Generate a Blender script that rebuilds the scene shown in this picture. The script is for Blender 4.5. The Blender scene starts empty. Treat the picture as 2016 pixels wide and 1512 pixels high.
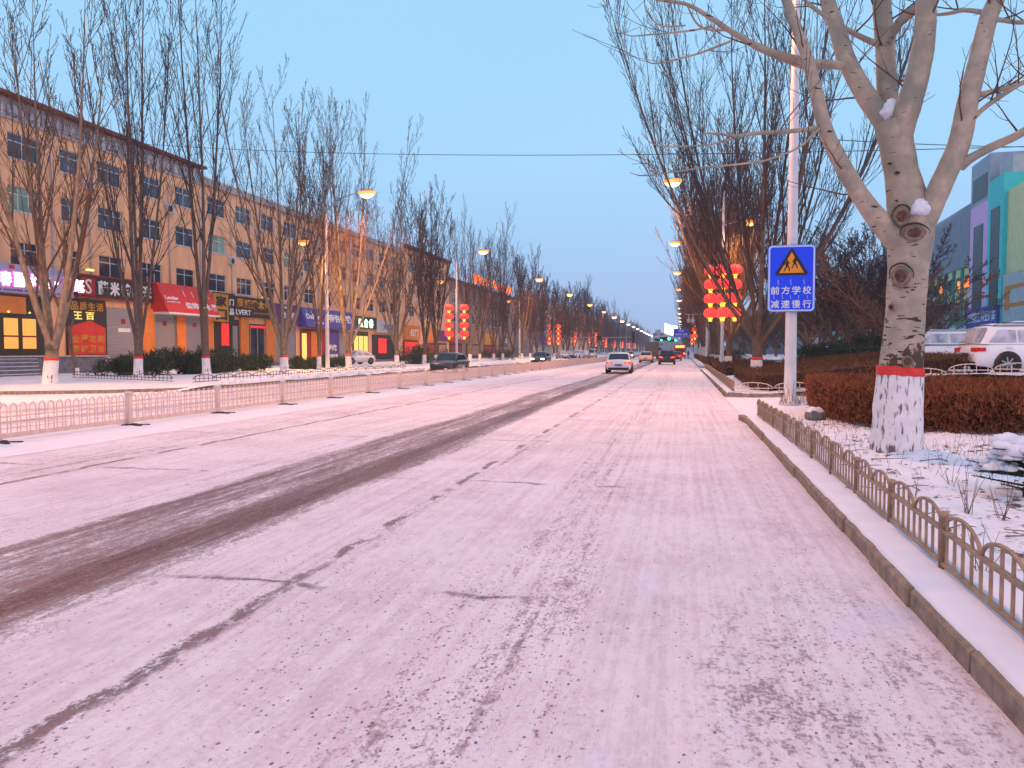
import bpy, bmesh, math, random
from math import sin, cos, pi, radians, sqrt, atan2, exp
from mathutils import Vector, Matrix, noise as mn
random.seed(7)
S = bpy.context.scene
COL = S.collection
# ---------------------------------------------------------------- camera
CH = 1.6
YAW, PIT, FPX = radians(12.578), radians(2.4813), 1500.0
cd = bpy.data.cameras.new('camera'); cam = bpy.data.objects.new('camera', cd); COL.objects.link(cam)
cam.location = (0, 0, CH); cam.rotation_euler = (pi/2 - PIT, 0, YAW)
cd.sensor_width = 36; cd.lens = FPX/2016*36; cd.clip_end = 5000; cd.clip_start = 0.05
S.camera = cam
# ---------------------------------------------------------------- world: dusk sky
w = bpy.data.worlds.new("World"); S.world = w; w.use_nodes = True
nt = w.node_tree; nt.nodes.clear()
def N(t, k, **a):
    n = t.nodes.new(k)
    for q, v in a.items(): setattr(n, q, v)
    return n
sky = N(nt, 'ShaderNodeTexSky'); sky.sky_type = 'NISHITA'; sky.sun_disc = False
sky.sun_elevation = radians(2.5); sky.sun_rotation = radians(200); sky.air_density = 1.2; sky.dust_density = 1.0
mul = N(nt, 'ShaderNodeVectorMath', operation='SCALE'); mul.inputs['Scale'].default_value = 0.12
nt.links.new(sky.outputs[0], mul.inputs[0])
tc = N(nt, 'ShaderNodeTexCoord'); sp = N(nt, 'ShaderNodeSeparateXYZ'); nt.links.new(tc.outputs['Generated'], sp.inputs[0])
rp = N(nt, 'ShaderNodeValToRGB'); nt.links.new(sp.outputs['Z'], rp.inputs[0])
e = rp.color_ramp.elements
e[0].position = 0.0; e[0].color = (.42, .56, .88, 1)
e[1].position = 0.45; e[1].color = (.40, .77, 1.12, 1)
x = e.new(0.10); x.color = (.40, .65, 1.02, 1)
x = e.new(0.22); x.color = (.42, .76, 1.12, 1)
x = e.new(1.0); x.color = (.30, .50, .86, 1)
skn = N(nt, 'ShaderNodeTexNoise'); skn.inputs['Scale'].default_value = 1.6; skn.inputs['Detail'].default_value = 4
skm = N(nt, 'ShaderNodeMapping'); skm.inputs['Scale'].default_value = (1, 1, 3.5)
nt.links.new(tc.outputs['Generated'], skm.inputs[0]); nt.links.new(skm.outputs[0], skn.inputs['Vector'])
skr = N(nt, 'ShaderNodeMapRange'); skr.inputs[3].default_value = .95; skr.inputs[4].default_value = 1.05
nt.links.new(skn.outputs[0], skr.inputs[0])
sks = N(nt, 'ShaderNodeVectorMath', operation='SCALE'); nt.links.new(rp.outputs[0], sks.inputs[0]); nt.links.new(skr.outputs[0], sks.inputs['Scale'])
mx = N(nt, 'ShaderNodeMixRGB'); mx.inputs[0].default_value = 0.9
nt.links.new(mul.outputs[0], mx.inputs[1]); nt.links.new(sks.outputs[0], mx.inputs[2])
bg = N(nt, 'ShaderNodeBackground'); bg.inputs[1].default_value = 1.0
nt.links.new(mx.outputs[0], bg.inputs[0])
wo = N(nt, 'ShaderNodeOutputWorld'); nt.links.new(bg.outputs[0], wo.inputs[0])
# ---------------------------------------------------------------- afterglow (very soft sun)
sl = bpy.data.lights.new('sun', 'SUN'); sl.energy = 1.0; sl.angle = radians(60); sl.color = (1, .5, .36)
so = bpy.data.objects.new('sun', sl); COL.objects.link(so); so.rotation_euler = (radians(57), 0, radians(48)); so.location = (0, -20, 30)
S.view_settings.view_transform = 'Standard'; S.view_settings.look = 'None'; S.view_settings.exposure = 0.0; S.view_settings.gamma = 1
cy = S.cycles; cy.use_denoising = True; cy.max_bounces = 5; cy.diffuse_bounces = 2; cy.glossy_bounces = 2; cy.transmission_bounces = 2
cy.volume_bounces = 1; cy.transparent_max_bounces = 4; cy.sample_clamp_indirect = 4; cy.sample_clamp_direct = 12
cy.caustics_reflective = False; cy.caustics_refractive = False; cy.volume_step_rate = 4

# ================================================================ helpers
def basis():
    F = Vector((-sin(YAW)*cos(PIT), cos(YAW)*cos(PIT), -sin(PIT))); R = Vector((cos(YAW), sin(YAW), 0)); return R, R.cross(F), F
_R, _U, _F = basis()
def ray(u, v): return _F + _R*(u-1008)/FPX - _U*(v-756)/FPX
def at(u, v, Y):                 # point of the place seen at photo pixel (u,v), at distance Y along the road
    d = ray(u, v); return Vector((0, 0, CH)) + d*(Y/d.y)
def gr(u, v, z=0.0):
    d = ray(u, v); return Vector((0, 0, CH)) + d*((z-CH)/d.z)
def rnd(a, b): return random.uniform(a, b)

class MB:
    def __init__(s): s.v = []; s.f = []; s.m = []; s.sm = []
    def add(s, vs, fs, m=0, smooth=False, M=None):
        o = len(s.v)
        s.v += [tuple(M @ Vector(p)) if M else tuple(p) for p in vs]
        for f in fs: s.f.append([o+i for i in f]); s.m.append(m); s.sm.append(smooth)
    def box(s, a, b, m=0, M=None):
        x0, y0, z0 = a; x1, y1, z1 = b
        s.add([(x0,y0,z0),(x1,y0,z0),(x1,y1,z0),(x0,y1,z0),(x0,y0,z1),(x1,y0,z1),(x1,y1,z1),(x0,y1,z1)],
              [(0,3,2,1),(4,5,6,7),(0,1,5,4),(1,2,6,5),(2,3,7,6),(3,0,4,7)], m, False, M)
    def quad(s, a, b, c, d, m=0): s.add([a,b,c,d], [(0,1,2,3)], m)
    def tube(s, pts, rad, n=6, m=0, smooth=True, cap=True, M=None):
        pts = [Vector(p) for p in pts]; k = len(pts)
        if not hasattr(rad, '__len__'): rad = [rad]*k
        vs = []; prev = None
        for i in range(k):
            t = (pts[min(i+1,k-1)] - pts[max(i-1,0)])
            if t.length < 1e-9: t = Vector((0,0,1))
            t.normalize()
            if prev is None:
                a = Vector((1,0,0)) if abs(t.x) < .8 else Vector((0,1,0))
                u = (a - t*a.dot(t)).normalized()
            else:
                u = prev - t*prev.dot(t)
                u = u.normalized() if u.length > 1e-6 else Vector((1,0,0))
            prev = u; w_ = t.cross(u)
            for j in range(n):
                q = 2*pi*j/n; vs.append(pts[i] + (u*cos(q) + w_*sin(q))*rad[i])
        fs = []
        for i in range(k-1):
            for j in range(n):
                j2 = (j+1) % n; fs.append((i*n+j, i*n+j2, (i+1)*n+j2, (i+1)*n+j))
        if cap and n > 3: fs.append(tuple(range(n-1,-1,-1))); fs.append(tuple((k-1)*n+j for j in range(n)))
        s.add(vs, fs, m, smooth, M)
    def lathe(s, prof, n=12, m=0, M=None, smooth=True):   # prof: (r,z)
        vs = []; fs = []
        for r, z in prof:
            for j in range(n): q = 2*pi*j/n; vs.append((r*cos(q), r*sin(q), z))
        for i in range(len(prof)-1):
            for j in range(n):
                j2 = (j+1) % n; fs.append((i*n+j, i*n+j2, (i+1)*n+j2, (i+1)*n+j))
        s.add(vs, fs, m, smooth, M)
    def poly(s, pts, m=0): s.add(pts, [tuple(range(len(pts)))], m)
    def prism(s, pts, d, m=0, M=None):    # planar outline extruded by vector d
        n = len(pts); d = Vector(d); P = [Vector(p) for p in pts]
        fs = [tuple(range(n)), tuple(range(2*n-1, n-1, -1))] + [(i, n+i, n+(i+1)%n, (i+1)%n) for i in range(n)]
        s.add(P + [p+d for p in P], fs, m, False, M)
    def mesh(s, name, mats):
        me = bpy.data.meshes.new(name); me.from_pydata(s.v, [], s.f)
        for q in (mats if isinstance(mats, (list, tuple)) else [mats]): me.materials.append(q)
        me.polygons.foreach_set('material_index', s.m); me.polygons.foreach_set('use_smooth', s.sm); me.update()
        return me
    def build(s, name, mats, parent=None, loc=None, rz=0):
        o = bpy.data.objects.new(name, s.mesh(name, mats)); COL.objects.link(o)
        if parent: o.parent = parent
        if loc: o.location = loc
        if rz: o.rotation_euler.z = rz
        return o
def tag(o, label, cat, group=None, kind=None):
    if label: o['label'] = label
    if cat: o['category'] = cat
    if group: o['group'] = group
    if kind: o['kind'] = kind
    return o
def thing(name, label, cat, loc=(0,0,0), rz=0, group=None):
    o = bpy.data.objects.new(name, None); COL.objects.link(o); o.location = loc; o.rotation_euler.z = rz
    o.empty_display_size = .2
    return tag(o, label, cat, group)
def dup(root, loc, rz=0, label=None, group=None, scale=None):
    r = root.copy(); COL.objects.link(r); r.location = loc; r.rotation_euler.z = rz
    if scale: r.scale = scale
    if label: r['label'] = label
    if group: r['group'] = group
    for ch in list(root.children):
        c = ch.copy(); COL.objects.link(c); c.parent = r
        for g in ch.children:
            d = g.copy(); COL.objects.link(d); d.parent = c
    return r
def struct(o): o['kind'] = 'structure'; return o

# ---------------------------------------------------------------- materials
def mat(name, col, rough=.8, var=.15, scale=6.0, metal=0.0, bump=0.0, col2=None, stretch=(1,1,1), emit=None, es=0, spec=.5, detail=5, coat=0):
    m = bpy.data.materials.new(name); m.use_nodes = True; t = m.node_tree; b = t.nodes['Principled BSDF']
    b.inputs['Roughness'].default_value = rough; b.inputs['Metallic'].default_value = metal
    b.inputs['Specular IOR Level'].default_value = spec; b.inputs['Coat Weight'].default_value = coat
    g = N(t, 'ShaderNodeTexCoord'); mp = N(t, 'ShaderNodeMapping'); mp.inputs['Scale'].default_value = stretch
    t.links.new(g.outputs['Object'], mp.inputs[0])
    nz = N(t, 'ShaderNodeTexNoise'); nz.inputs['Scale'].default_value = scale; nz.inputs['Detail'].default_value = detail
    t.links.new(mp.outputs[0], nz.inputs['Vector'])
    mr = N(t, 'ShaderNodeMapRange'); mr.inputs[1].default_value = .3; mr.inputs[2].default_value = .7
    t.links.new(nz.outputs[0], mr.inputs[0])
    mixn = N(t, 'ShaderNodeMixRGB'); t.links.new(mr.outputs[0], mixn.inputs[0])
    c2 = col2 or tuple(min(1, c*(1+var)) for c in col); c1 = col if col2 else tuple(c*(1-var) for c in col)
    mixn.inputs[1].default_value = (*c1, 1); mixn.inputs[2].default_value = (*c2, 1)
    t.links.new(mixn.outputs[0], b.inputs['Base Color'])
    if bump:
        bp = N(t, 'ShaderNodeBump'); bp.inputs['Strength'].default_value = bump; bp.inputs['Distance'].default_value = .03
        t.links.new(nz.outputs[0], bp.inputs['Height']); t.links.new(bp.outputs[0], b.inputs['Normal'])
    if emit: b.inputs['Emission Color'].default_value = (*emit, 1); b.inputs['Emission Strength'].default_value = es
    return m
M = {}
M['snow'] = mat('snow', (.74,.75,.84), .75, .05, 3, bump=.5, spec=.3)
M['snow_lump'] = mat('snow_lump', (.76,.78,.86), .8, .04, 14, bump=.6, spec=.2)
M['kerb'] = mat('kerb_stone', (.25,.19,.14), .85, .35, 9, bump=.9, detail=8)
M['fence_steel'] = mat('worn_fence_paint', (.30,.20,.13), .5, .25, 9, metal=.15, bump=.15)
M['fence_white'] = mat('white_fence_paint', (.66,.50,.44), .5, .12, 6)
M['rubber'] = mat('rubber', (.02,.02,.022), .8, .3, 20)
M['pole'] = mat('pole_paint', (.66,.64,.66), .5, .08, 2.5, bump=.05)
M['steel'] = mat('galvanised_steel', (.35,.36,.38), .4, .12, 8, metal=.6)
M['bark'] = mat('bark', (.12,.085,.065), .9, .3, 9, bump=.6, stretch=(1,1,.35))
M['bark_l'] = mat('pale_bark', (.22,.165,.115), .9, .35, 7, bump=.5, stretch=(1,1,.35))
M['twig'] = mat('twig_bark', (.060,.040,.042), .9, .3, 4)
M['twig_r'] = mat('brown_twig_bark', (.12,.065,.045), .9, .35, 4)
M['wash'] = mat('whitewash', (.74,.71,.73), .9, .14, 7, bump=.4, stretch=(1,1,.5))
M['redband'] = mat('red_band_paint', (.62,.035,.03), .75, .15, 9)
M['stucco'] = mat('peach_stucco', (.86,.47,.25), .9, .13, 1.6, bump=.15, stretch=(1,1,.25), detail=7)
M['stucco2'] = mat('brown_stucco', (.34,.22,.17), .9, .12, .7)
M['stucco3'] = mat('grey_render', (.33,.31,.33), .9, .12, .7)
M['tile'] = mat('red_roof_tile', (.16,.05,.04), .8, .25, 9, stretch=(1,4,1))
M['parapet'] = mat('grey_parapet', (.42,.39,.37), .85, .2, 4)
M['win_frame'] = mat('white_window_frame', (.62,.64,.68), .5, .05)
M['glass'] = mat('window_glass', (.025,.04,.07), .08, .5, .6, spec=.9)
M['glassd'] = mat('dull_dark_glass', (.02,.04,.05), .45, .4, .5); M['glass_g'] = mat('green_curtain_glass', (.20,.33,.26), .2, .3, .8)
M['platform'] = mat('blue_grey_stone_blocks', (.11,.13,.18), .85, .3, 3, stretch=(1,1,2))
M['shutter'] = mat('roller_shutter', (.33,.32,.36), .5, .05, 2, stretch=(1,.1,12), bump=.4)
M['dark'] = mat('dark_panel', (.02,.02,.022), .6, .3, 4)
M['darkgreen'] = mat('dark_green_panel', (.015,.05,.02), .6, .3, 4)
M['yellowtxt'] = mat('yellow_letters', (.75,.48,.04), .6, .1)
M['whitetxt'] = mat('white_letters', (.8,.8,.82), .6, .05)
M['bluetxt'] = mat('blue_letters', (.04,.06,.25), .6, .05)
M['orange'] = mat('orange_panel', (.72,.22,.04), .8, .1, 2)
M['red'] = mat('red_panel', (.62,.03,.025), .6, .1, 2)
M['redd'] = mat('dark_red_panel', (.28,.012,.012), .6, .15, 2)
M['lav'] = mat('lavender_panel', (.42,.36,.55), .6, .06, 1)
M['purple'] = mat('purple_panel', (.09,.025,.16), .6, .1, 1)
M['blue'] = mat('blue_panel', (.06,.05,.33), .6, .1, 1)
M['green'] = mat('green_panel', (.05,.22,.14), .6, .1, 1)
M['gold'] = mat('gold_panel', (.55,.26,.02), .5, .15, 2)
M['sign_blue'] = mat('sign_blue', (.0,.06,.95), .55, .03, 1)
M['sign_white'] = mat('sign_white', (.55,.68,.85), .4, .03, 1)
M['sign_orange'] = mat('sign_orange', (.95,.30,.01), .45, .03, 1)
M['black'] = mat('black_paint', (.012,.01,.01), .5, .2)
M['hedge'] = mat('rust_hedge_leaves', (.32,.088,.026), .9, .5, 2.0, col2=(.14,.045,.018))
M['hedge_d'] = mat('dark_hedge_leaves', (.07,.042,.02), .9, .4, 1.5, col2=(.16,.055,.02))
M['conifer'] = mat('conifer_needles', (.012,.035,.018), .85, .5, 3, col2=(.03,.06,.035))
M['drygrass'] = mat('dry_stalks', (.13,.075,.05), .9, .4, 5)
M['wall_w'] = mat('pale_wall', (.5,.5,.52), .85, .1, 1)
M['teal'] = mat('teal_wall', (.07,.62,.60), .8, .08, 1)
M['tealg'] = mat('green_teal_column', (.04,.26,.2), .8, .08, 1)
M['pinkw'] = mat('pink_wall', (.85,.45,.72), .8, .06, 1)
M['yelloww'] = mat('pale_yellow_wall', (.80,.70,.35), .8, .08, 1)
M['ribs'] = mat('grey_louvres', (.36,.39,.46), .7, .1, 1)
M['rock'] = mat('rock', (.2,.19,.2), .9, .3, 6, bump=.6)
def emi(name, c, s, base=None): return mat(name, base or c, .5, 0.0, 1, emit=c, es=s)
M['e_lamp'] = emi('sodium_lens', (1,.50,.19), 8)
M['e_lampy'] = emi('yellow_lens', (1,.55,.12), 4)
M['e_halo'] = emi('orange_halo_rim', (1,.30,.06), 1.9); M['e_lampw'] = emi('white_lens', (1,.86,.66), 14)
M['e_red'] = emi('lantern_silk', (1,.06,.05), 1.0, (.6,.02,.02))
M['e_yel'] = emi('lantern_tassel_light', (1,.50,.04), 2.4)
M['e_pink'] = emi('magenta_letter_halo', (1,.06,.62), 1.6)
M['e_white'] = emi('lit_white_letters', (1,.80,.95), 2.2)
M['e_green'] = emi('green_signal', (.02,1,.35), 9)
M['e_gwhite'] = emi('lit_green_white_letters', (.75,1,.7), 3)
M['e_amber'] = emi('lit_amber_glass', (1,.45,.06), .75, (.5,.3,.1))
M['e_amber2'] = emi('lit_yellow_glass', (1,.78,.2), .8, (.5,.4,.1))
M['e_screen'] = emi('led_screen', (.85,1,.92), 3)
M['e_tail'] = emi('tail_light', (1,.04,.02), 1.7)
M['e_tailc'] = emi('brake_core', (1,.35,.12), 4)
M['e_head'] = emi('head_light', (1,.86,.6), 16)
M['e_neon'] = emi('orange_neon', (1,.16,.01), 3)
M['e_dred'] = emi('lit_red_front', (1,.03,.02), .7, (.5,.02,.02))
M['tail_off'] = mat('tail_lamp_red', (.55,.01,.01), .2, .05)
M['tyre'] = mat('tyre', (.015,.015,.017), .85, .2)
M['rim'] = mat('alloy_rim', (.3,.31,.34), .35, .1, metal=.8)
def paint(n, c, r=.28): return mat('car_paint_'+n, c, r, .04, 1.2, coat=.5)
P_white = paint('white', (.70,.72,.78), .35); P_dark = paint('dark', (.035,.03,.035)); P_cream = paint('cream', (.75,.66,.42)); P_red = paint('red', (.45,.03,.03)); P_silver = paint('silver', (.42,.43,.46)); P_olive = paint('olive', (.09,.08,.06), .6)
M['carglass'] = mat('car_glass', (.012,.016,.022), .06, .3, 1, spec=.8)
M['snowglass'] = mat('snow_dusted_glass', (.16,.20,.28), .5, .5, 2.5, col2=(.55,.60,.70)); M['skin'] = mat('skin', (.45,.25,.18), .6, .05)

# bark of the big plane-like poplar: pale with dark scars
def big_bark():
    m = mat('pale_scarred_bark', (.42,.34,.26), .85, .18, 7, bump=.8); t = m.node_tree; b = t.nodes['Principled BSDF']
    base = b.inputs['Base Color'].links[0].from_socket
    g = N(t, 'ShaderNodeNewGeometry')
    mp = N(t, 'ShaderNodeMapping'); mp.inputs['Scale'].default_value = (6, 6, 24); t.links.new(g.outputs['Position'], mp.inputs[0])
    n1 = N(t, 'ShaderNodeTexNoise'); n1.inputs['Scale'].default_value = 1; n1.inputs['Detail'].default_value = 3; t.links.new(mp.outputs[0], n1.inputs['Vector'])
    s = N(t, 'ShaderNodeSeparateXYZ'); t.links.new(g.outputs['Position'], s.inputs[0])
    # more marks low on the trunk (rough old bark below 2.6 m)
    hr = N(t, 'ShaderNodeMapRange'); hr.inputs[1].default_value = 1.2; hr.inputs[2].default_value = 3.4; hr.inputs[3].default_value = .54; hr.inputs[4].default_value = .68
    t.links.new(s.outputs['Z'], hr.inputs[0])
    sub = N(t, 'ShaderNodeMath', operation='SUBTRACT'); t.links.new(n1.outputs[0], sub.inputs[0]); t.links.new(hr.outputs[0], sub.inputs[1])
    st = N(t, 'ShaderNodeMapRange'); st.inputs[1].default_value = 0; st.inputs[2].default_value = .025; t.links.new(sub.outputs[0], st.inputs[0])
    mp2 = N(t, 'ShaderNodeMapping'); mp2.inputs['Scale'].default_value = (1.6, 1.6, 1.1); t.links.new(g.outputs['Position'], mp2.inputs[0])
    n2 = N(t, 'ShaderNodeTexNoise'); n2.inputs['Detail'].default_value = 6; n2.inputs['Scale'].default_value = 1.7; t.links.new(mp2.outputs[0], n2.inputs['Vector'])
    c0 = N(t, 'ShaderNodeMixRGB'); r2 = N(t, 'ShaderNodeMapRange'); r2.inputs[1].default_value = .42; r2.inputs[2].default_value = .62
    t.links.new(n2.outputs[0], r2.inputs[0]); t.links.new(r2.outputs[0], c0.inputs[0]); t.links.new(base, c0.inputs[1]); c0.inputs[2].default_value = (.27,.25,.20,1)
    c1 = N(t, 'ShaderNodeMixRGB'); t.links.new(st.outputs[0], c1.inputs[0]); t.links.new(c0.outputs[0], c1.inputs[1]); c1.inputs[2].default_value = (.045,.03,.025,1)
    mp3 = N(t, 'ShaderNodeMapping'); mp3.inputs['Scale'].default_value = (4.2, 4.2, 2.2); mp3.inputs['Location'].default_value = (1.7, 0, 0); t.links.new(g.outputs['Position'], mp3.inputs[0])
    n3 = N(t, 'ShaderNodeTexNoise'); n3.inputs['Detail'].default_value = 6; n3.inputs['Roughness'].default_value = .65; n3.inputs['Scale'].default_value = 1; t.links.new(mp3.outputs[0], n3.inputs['Vector'])
    h3 = N(t, 'ShaderNodeMapRange'); h3.inputs[1].default_value = 1.5; h3.inputs[2].default_value = 2.7; h3.inputs[3].default_value = .54; h3.inputs[4].default_value = .80; t.links.new(s.outputs['Z'], h3.inputs[0])
    s3 = N(t, 'ShaderNodeMath', operation='SUBTRACT'); t.links.new(n3.outputs[0], s3.inputs[0]); t.links.new(h3.outputs[0], s3.inputs[1])
    r3 = N(t, 'ShaderNodeMapRange'); r3.inputs[1].default_value = 0; r3.inputs[2].default_value = .02; t.links.new(s3.outputs[0], r3.inputs[0])
    c3 = N(t, 'ShaderNodeMixRGB'); t.links.new(r3.outputs[0], c3.inputs[0]); t.links.new(c1.outputs[0], c3.inputs[1]); c3.inputs[2].default_value = (.07,.042,.03,1)
    t.links.new(c3.outputs[0], b.inputs['Base Color'])
    return m
M['bigbark'] = big_bark()
# whitewash with dark vertical fissures
def wash_cracked():
    m = mat('cracked_whitewash', (.74,.71,.74), .9, .08, 7, bump=.35); t = m.node_tree; b = t.nodes['Principled BSDF']
    base = b.inputs['Base Color'].links[0].from_socket
    g = N(t, 'ShaderNodeNewGeometry'); mp = N(t, 'ShaderNodeMapping'); mp.inputs['Scale'].default_value = (22, 22, 5); t.links.new(g.outputs['Position'], mp.inputs[0])
    n1 = N(t, 'ShaderNodeTexNoise'); n1.inputs['Scale'].default_value = 1; n1.inputs['Detail'].default_value = 5; t.links.new(mp.outputs[0], n1.inputs['Vector'])
    r = N(t, 'ShaderNodeMapRange'); r.inputs[1].default_value = .57; r.inputs[2].default_value = .66
    sz_ = N(t, 'ShaderNodeSeparateXYZ'); t.links.new(g.outputs['Position'], sz_.inputs[0]); mz = N(t, 'ShaderNodeMapRange'); mz.inputs[1].default_value = .12; mz.inputs[2].default_value = .38; mz.inputs[3].default_value = .13; mz.inputs[4].default_value = 0; t.links.new(sz_.outputs['Z'], mz.inputs[0])
    az = N(t, 'ShaderNodeMath', operation='ADD'); t.links.new(n1.outputs[0], az.inputs[0]); t.links.new(mz.outputs[0], az.inputs[1]); t.links.new(az.outputs[0], r.inputs[0])
    c1 = N(t, 'ShaderNodeMixRGB'); t.links.new(r.outputs[0], c1.inputs[0]); t.links.new(base, c1.inputs[1]); c1.inputs[2].default_value = (.16,.13,.13,1)
    t.links.new(c1.outputs[0], b.inputs['Base Color']); return m
M['wash_big'] = wash_cracked()

# driven-over snow of the carriageway: worn bands along the road (X), slab joints across it (Y)
def road_mat():
    m = bpy.data.materials.new('worn_snow_road'); m.use_nodes = True; t = m.node_tree; b = t.nodes['Principled BSDF']
    L = t.links.new
    def math_(op, a, c=None):
        n = N(t, 'ShaderNodeMath', operation=op)
        for i, q in enumerate((a, c)):
            if q is None: continue
            if isinstance(q, (int, float)): n.inputs[i].default_value = q
            else: L(q, n.inputs[i])
        return n.outputs[0]
    def noise(scale, vec, detail=5, rough=.55):
        mp = N(t, 'ShaderNodeMapping'); mp.inputs['Scale'].default_value = vec; L(g.outputs['Position'], mp.inputs[0])
        n = N(t, 'ShaderNodeTexNoise'); n.inputs['Scale'].default_value = scale; n.inputs['Detail'].default_value = detail; n.inputs['Roughness'].default_value = rough
        L(mp.outputs[0], n.inputs['Vector']); return n.outputs[0]
    def mrange(v, a, b_, c=0., d=1.):
        n = N(t, 'ShaderNodeMapRange'); n.interpolation_type = 'SMOOTHSTEP'
        for i, q in enumerate((a, b_, c, d)): n.inputs[i+1].default_value = q
        L(v, n.inputs[0]); return n.outputs[0]
    g = N(t, 'ShaderNodeNewGeometry'); s = N(t, 'ShaderNodeSeparateXYZ'); L(g.outputs['Position'], s.inputs[0])
    X, Yp = s.outputs['X'], s.outputs['Y']
    wob = math_('MULTIPLY', math_('SUBTRACT', noise(.35, (1,.35,1), 3), .5), .55)
    wobf = math_('MULTIPLY', math_('SUBTRACT', noise(5, (1,.3,1), 3), .5), .16)
    Xw = math_('ADD', math_('ADD', X, wob), wobf)
    fac = math_('DIVIDE', math_('ADD', Xw, 21.0), 23.0)
    ramp = N(t, 'ShaderNodeValToRGB'); L(fac, ramp.inputs[0]); els = ramp.color_ramp.elements
    prof = [(-21,.1),(-17.9,.15),(-17.3,.72),(-16.5,.2),(-15.3,.2),(-14.7,.72),(-13.6,.2),(-12.2,.05),(-9.6,.02),(-8.9,.42),(-8.1,.36),(-7.7,.12),(-6.1,.10),(-5.75,.42),(-5.5,.16),(-5.28,.80),(-4.5,.66),(-4.08,1.08),(-3.8,.84),(-3.45,.10),(-2.75,.18),(-2.55,.46),(-2.3,.16),(-1.5,.20),(-1.15,.42),(-.8,.40),(-.3,.12),(.5,.14),(.95,.28),(1.35,.02)]
    while len(els) > 1: els.remove(els[-1])
    def setc(el, v): el.color = (v, v, v, 1)
    els[0].position = 0; setc(els[0], prof[0][1])
    for px, pv in prof[1:]: setc(els.new((px+21)/23.), pv)
    R = ramp.outputs[0]
    ln = noise(1.6, (2.2,.22,1), 6, .62); fn = noise(9, (1.6,.55,1), 6, .7); gn = noise(34, (1,.8,1), 4, .7); pn = noise(.8, (1,1,1), 5, .6)
    # amount of bare road = profile + streak noise
    a = math_('ADD', R, math_('MULTIPLY', math_('SUBTRACT', ln, .5), .95))
    a = math_('ADD', a, math_('MULTIPLY', math_('SUBTRACT', fn, .5), 1.25))
    sn = noise(1.0, (11,.16,1), 4, .7); sn2 = noise(1.0, (30,.5,1), 4, .7)
    a = math_('ADD', a, math_('MULTIPLY', math_('SUBTRACT', gn, .5), .95))
    a = math_('ADD', a, math_('MULTIPLY', math_('SUBTRACT', sn, .5), .60)); a = math_('ADD', a, math_('MULTIPLY', math_('SUBTRACT', sn2, .5), .35))
    bare = mrange(a, .36, 1.02)
    # crumbs of dirt where the cover is thin
    vo = N(t, 'ShaderNodeTexVoronoi'); vo.inputs['Scale'].default_value = 48; mpv = N(t, 'ShaderNodeMapping'); mpv.inputs['Scale'].default_value = (1,.7,1)
    L(g.outputs['Position'], mpv.inputs[0]); L(mpv.outputs[0], vo.inputs['Vector'])
    sepc = N(t, 'ShaderNodeSeparateColor'); L(vo.outputs['Color'], sepc.inputs[0])
    cov = mrange(math_('ADD', math_('ADD', math_('MULTIPLY', R, .9), math_('MULTIPLY', ln, .9)), math_('MULTIPLY', pn, .7)), .80, 1.35, .0, .55)
    keep = mrange(math_('SUBTRACT', cov, sepc.outputs[0]), -.01, .01)
    sz = math_('SUBTRACT', math_('MULTIPLY', math_('MULTIPLY', sepc.outputs[1], sepc.outputs[1]), .34), .04)
    vw = math_('ADD', vo.outputs['Distance'], math_('MULTIPLY', math_('SUBTRACT', noise(70, (1,1,1), 3, .7), .5), .35))
    crumb = math_('MULTIPLY', mrange(math_('SUBTRACT', vw, sz), .04, .16, 1., 0.), keep)
    gr2 = mrange(math_('ADD', noise(30, (1,.75,1), 6, .8), math_('ADD', math_('MULTIPLY', R, .16), math_('MULTIPLY', ln, .22))), .755, .80)
    crumb = math_('MAXIMUM', crumb, math_('MULTIPLY', gr2, .8))
    # dirty patch near the right kerb, close by
    dx = math_('DIVIDE', math_('SUBTRACT', X, .75), .75); dy = math_('DIVIDE', math_('SUBTRACT', Yp, 3.6), 2.2)
    patch = math_('MULTIPLY', mrange(math_('ADD', math_('MULTIPLY', dx, dx), math_('MULTIPLY', dy, dy)), .1, 1.5, 1., 0.), mrange(math_('ADD', math_('MULTIPLY', gn, .7), math_('ADD', math_('MULTIPLY', fn, .5), math_('MULTIPLY', pn, .4))), .80, .98))
    # slab joints
    def joint(x0, wd, src, thr, span=None):
        d = math_('ABSOLUTE', math_('SUBTRACT', src, x0)); l = mrange(d, wd*.4, wd, 1., 0.)
        return math_('MULTIPLY', l, mrange(noise(1.1, (1,1,1), 3), thr, thr+.08))
    Yj = math_('ADD', Yp, math_('MULTIPLY', math_('SUBTRACT', noise(2.2, (1,1,1), 5), .5), .45))
    Xj = math_('ADD', X, math_('MULTIPLY', math_('SUBTRACT', noise(1.1, (1,1,1), 5), .5), .38))
    yj = math_('PINGPONG', math_('SUBTRACT', Yj, 4.75), 4.25/2)   # distance to nearest joint, every 4.25 m
    cr = mrange(math_('ADD', yj, math_('MULTIPLY', math_('SUBTRACT', math_('ADD', math_('MULTIPLY', fn, .5), math_('MULTIPLY', gn, .5)), .5), .35)), .005, .05, 1., 0.)
    cr = math_('MULTIPLY', cr, mrange(noise(.9, (1,.5,1), 3), .47, .55))
    cr = math_('MULTIPLY', cr, mrange(X, -.9, -.4, 1., 0.))
    for x0, wd, th in ((-8.0,.075,.38),(-2.6,.06,.47),(-13.6,.08,.4)): cr = math_('MAXIMUM', cr, joint(x0, wd, Xj, th))
    cr = math_('MAXIMUM', cr, math_('MULTIPLY', mrange(math_('ABSOLUTE', math_('ADD', math_('SUBTRACT', Xj, -2.62), math_('MULTIPLY', math_('SUBTRACT', gn, .5), .16))), .02, .075, 1., 0.), mrange(math_('ADD', Yp, math_('MULTIPLY', ln, 9)), 8.0, 9.5, 1., 0.)))
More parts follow.
